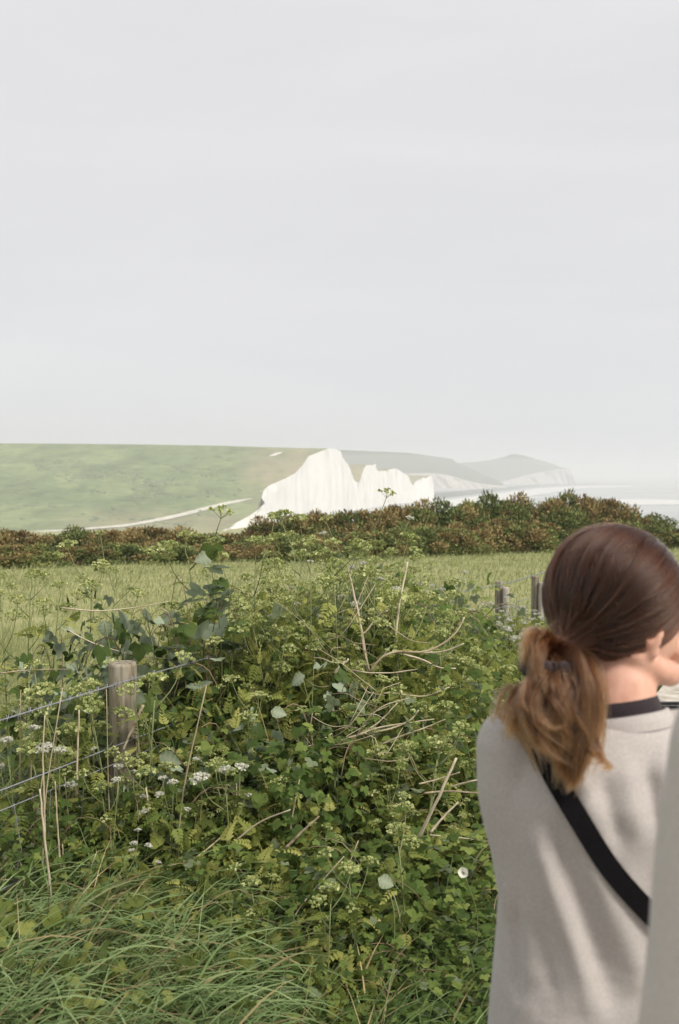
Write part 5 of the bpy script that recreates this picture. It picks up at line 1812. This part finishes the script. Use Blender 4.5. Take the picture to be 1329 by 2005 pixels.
# dark scrunchie at the tie
A = Acc()
SC = L_(W(1078, 1313, 1.4295))
tdir = norm(np.array([-.12, -.35, -1.0]))
e1 = norm(np.cross(tdir, [0, 1, 0])); e2 = np.cross(tdir, e1)
k = 90
ringp = [SC + e1 * math.cos(a) * (.036 + .002 * math.sin(9 * a)) + e2 * math.sin(a) * (.024 + .002 * math.sin(11 * a)) + tdir * .003 * math.cos(7 * a) for a in np.linspace(0, 2 * math.pi, k)]
A.tube(ringp, .0095 + .0022 * np.sin(np.linspace(0, 2 * math.pi * 17, k)), 9, .5, cap=False)
link('scrunchie', A.mesh('scrunchie', M['tee']), woman)['label'] = 'black scrunchie at the nape'

# strap of a bag across the back, resting on the sweater
bpy.context.view_layer.update()
sv = np.zeros(len(sweater.data.vertices) * 3, np.float32); sweater.data.vertices.foreach_get('co', sv)
bvh = BVHTree.FromPolygons([Vector(v) + Vector(OFF) for v in sv.reshape(-1, 3)], [tuple(p.vertices) for p in sweater.data.polygons])
SP = [(1026, 1404), (1040, 1428), (1085, 1522), (1130, 1600), (1180, 1680), (1232, 1742), (1288, 1800), (1340, 1850), (1400, 1905)]
sc = catmull([(x, y, 0) for x, y in SP], 60)
hw, th, gap = .0150, .0011, .0035


def surf_y(x, z, y0, dy):
    best = None
    for ox in (-hw, -hw * .5, 0, hw * .5, hw):
        h_ = bvh.ray_cast(Vector((x + ox, y0, z - ox * .6)), Vector((0, dy, 0)))
        if h_[0] is not None:
            best = h_[0].y if best is None else (min(best, h_[0].y) if dy > 0 else max(best, h_[0].y))
    return best


def fill(v):
    k_ = [i for i, a in enumerate(v) if a is not None]
    w_ = np.interp(np.arange(len(v)), k_, [v[i] for i in k_])
    return np.convolve(np.pad(w_, 2, 'edge'), np.ones(5) / 5, 'valid')


xz = np.array([(W(x, y, 1.40).x, W(x, y, 1.40).z) for x, y, _ in sc])
ys = fill([surf_y(x, z, .9, 1) for x, z in xz]) - gap
cl = np.stack([xz[:, 0], ys, xz[:, 1]], -1)
# over the left shoulder, then down the front to the right hip, so that it is a whole loop
oy = np.linspace(cl[0, 1] + .012, cl[0, 1] + .125, 10)
ov = []
for k_, y in enumerate(oy):
    x = cl[0, 0] + .012 * k_ / 9
    h_ = bvh.ray_cast(Vector((x, y, 1.7)), Vector((0, 0, -1)))
    ov.append((x, y, h_[0].z + gap if h_[0] is not None else cl[0, 2]))
ov = np.array(ov)
fx = np.stack([np.linspace(ov[-1, 0] + .006, cl[-1, 0], 40), np.linspace(ov[-1, 2] - .015, cl[-1, 2], 40)], -1)
fy = fill([surf_y(x, z, 2.3, -1) for x, z in fx]) + gap
fr_ = np.stack([fx[:, 0], fy, fx[:, 1]], -1)
loop = np.concatenate([cl[::-1], ov, fr_[1:-1]])
nn = np.concatenate([np.tile([-.1, -1, .08], (60, 1)), np.stack([np.full(10, -.12), np.linspace(-.8, .8, 10), np.full(10, 1.0)], -1), np.tile([-.05, 1, .08], (38, 1))])
for _ in range(3):
    loop = (np.roll(loop, 1, 0) + 2 * loop + np.roll(loop, -1, 0)) / 4
    nn = norm(np.roll(nn, 1, 0) + 2 * nn + np.roll(nn, -1, 0))
tg = norm(np.roll(loop, -1, 0) - np.roll(loop, 1, 0))
wdir = norm(np.cross(tg, nn)); nn = np.cross(wdir, tg)
VV = np.stack([loop + wdir * hw + nn * th, loop - wdir * hw + nn * th, loop - wdir * hw - nn * th, loop + wdir * hw - nn * th], 1).reshape(-1, 3)
k = len(loop)
Fq = []
for i in range(k):
    j = (i + 1) % k
    for a in range(4):
        b = (a + 1) % 4
        Fq.append((i * 4 + a, j * 4 + a, j * 4 + b, i * 4 + b))
me = mesh_np('bag_strap', VV - cl[30], np.array(Fq), M['strap'], None, None, False)
st_o = link('bag_strap', me)
st_o.location = cl[30]
tag(st_o, 'black crossbody strap running diagonally over the back of the grey sweater', 'bag strap')

# --- the second walker, at the right edge and nearer
Y2 = .80
c2 = PX(1850, Y2)
c2 += .008
comp = empty('person', (c2, Y2, 0), 0, 'person in a light grey sweater, only a sleeve showing at the right edge', 'person')


def q2(px, py, Y):
    return np.array(tuple(W(px, py, Y))) - np.array([c2 - .008, Y2, 0])


s2 = q2(1436, 1450, .80)
e2_ = q2(1372, 2080, .80)
w2 = q2(1440, 2500, .92)
mir = np.array([-1, 1, 1])
hz = 1.64
def hp2(f, r, u):
    return np.array([r, .03 + f, hz + u])
HM2 = np.stack([[0, 1, 0], [1, 0, 0], [0, 0, 1]], -1).astype(float)
def head2():
    pc = []
    for p in [((-.008, 0, .008), (.098, .074, .098)), ((.035, 0, -.035), (.056, .058, .078)), ((.082, 0, -.108), (.017, .020, .016)), ((.084, 0, -.072), (.018, .026, .022))]:
        pc.append(ell(hp2(*p[0]), p[1], HM2))
    for sg in (1, -1):
        pc.append(cap_chain([hp2(.0, .050 * sg, -.072), hp2(.040, .040 * sg, -.098), hp2(.076, .012 * sg, -.112)], [.020, .019, .018]))
        pc.append(ell(hp2(.004, .075 * sg, -.034), (.016, .007, .030), HM2, 16))
    pc.append(cap_chain([hp2(.090, 0, .004), hp2(.099, 0, -.020), hp2(.112, 0, -.040)], [.009, .010, .012]))
    return pc
bp = head2() + [cap_chain([(0, 0, 1.40), (0, .01, 1.5), (0, .03, 1.58)], [.066, .056, .055], 10, 24),
    rings([(.84, 0, 0, .15, .10), (1.0, 0, 0, .14, .09), (1.2, 0, 0, .15, .095), (1.34, 0, 0, .15, .085), (1.40, 0, 0, .09, .06)])]
for m_ in (np.ones(3), mir):
    bp += [cap_chain([s2 * m_, (s2 + e2_) / 2 * m_, e2_ * m_], [.046, .041, .036]), cap_chain([e2_ * m_, (e2_ + w2) / 2 * m_, w2 * m_], [.036, .031, .024]),
           cap_chain([np.array((-.085, 0, .82)) * m_, np.array((-.09, .01, .46)) * m_, np.array((-.09, -.01, .10)) * m_], [.088, .06, .042])]
    bp += hand_pieces(w2 * m_, np.array((.1, .45, -.9)), np.array((.8, .5, .3)) * m_)
fuse('body', bp, M['skin'], .005, 5, comp)
eye_set(comp, hp2, HM2)


def sw2(V, Nn):
    low = np.array([fbm(v[0] * 7 + 3, v[1] * 7, v[2] * 4) for v in V]) * .006
    return V + Nn * low[:, None]


sp2 = [rings([(.74, 0, 0, .19, .13), (.80, 0, 0, .195, .135), (1.0, 0, 0, .18, .12), (1.2, 0, 0, .18, .118), (1.34, 0, 0, .165, .10), (1.40, 0, 0, .11, .075), (1.425, 0, 0, .075, .065)])]
for m_ in (np.ones(3), mir):
    sp2 += [cap_chain([(0, 0, 1.37), s2 * m_ * [.8, 1, 1] + [0, 0, .006]], [.062, .056]),
            cap_chain([s2 * m_, (s2 + e2_) / 2 * m_, e2_ * m_], [.060, .060, .060]), cap_chain([e2_ * m_, (e2_ + w2) / 2 * m_, (w2 * .92 + e2_ * .08) * m_], [.060, .062, .042])]
fuse('sweater', sp2, M['sweater_lit'], .007, 8, comp, .5, sw2)
fuse('trousers', [rings([(.76, 0, 0, .168, .115), (.9, 0, 0, .155, .105)]),
                  cap_chain([(-.085, 0, .80), (-.092, .01, .46), (-.094, -.005, .07)], [.10, .078, .062]), cap_chain([(.085, 0, .80), (.092, .01, .46), (.094, -.005, .07)], [.10, .078, .062])], M['denim'], .009, 4, comp)
for sg in (-1, 1):
    fuse('shoe', [cap_chain([(.094 * sg, -.03, .045), (.1 * sg, .06, .04), (.105 * sg, .16, .032)], [.044, .044, .034])], M['sole'], .009, 3, comp)
# short hair of the second walker
D2 = D
hv = np.array([hp2(-.010, 0, .008)]) + (D2 * [.110, .086, .110]) @ HM2.T
f2, u2 = D2[:, 0] * .11, D2[:, 2] * .11
ok2 = (u2 > np.interp(f2, [-.11, -.03, .0, .03, .06, .1], [-.085, -.085, -.03, .0, .03, .055]))
CF2 = grid_faces(49, 96, True); CF2 = CF2[ok2[CF2].all(1)]
link('hair', mesh_np('hair', hv, CF2, M['scalp'], None, None, True), comp)
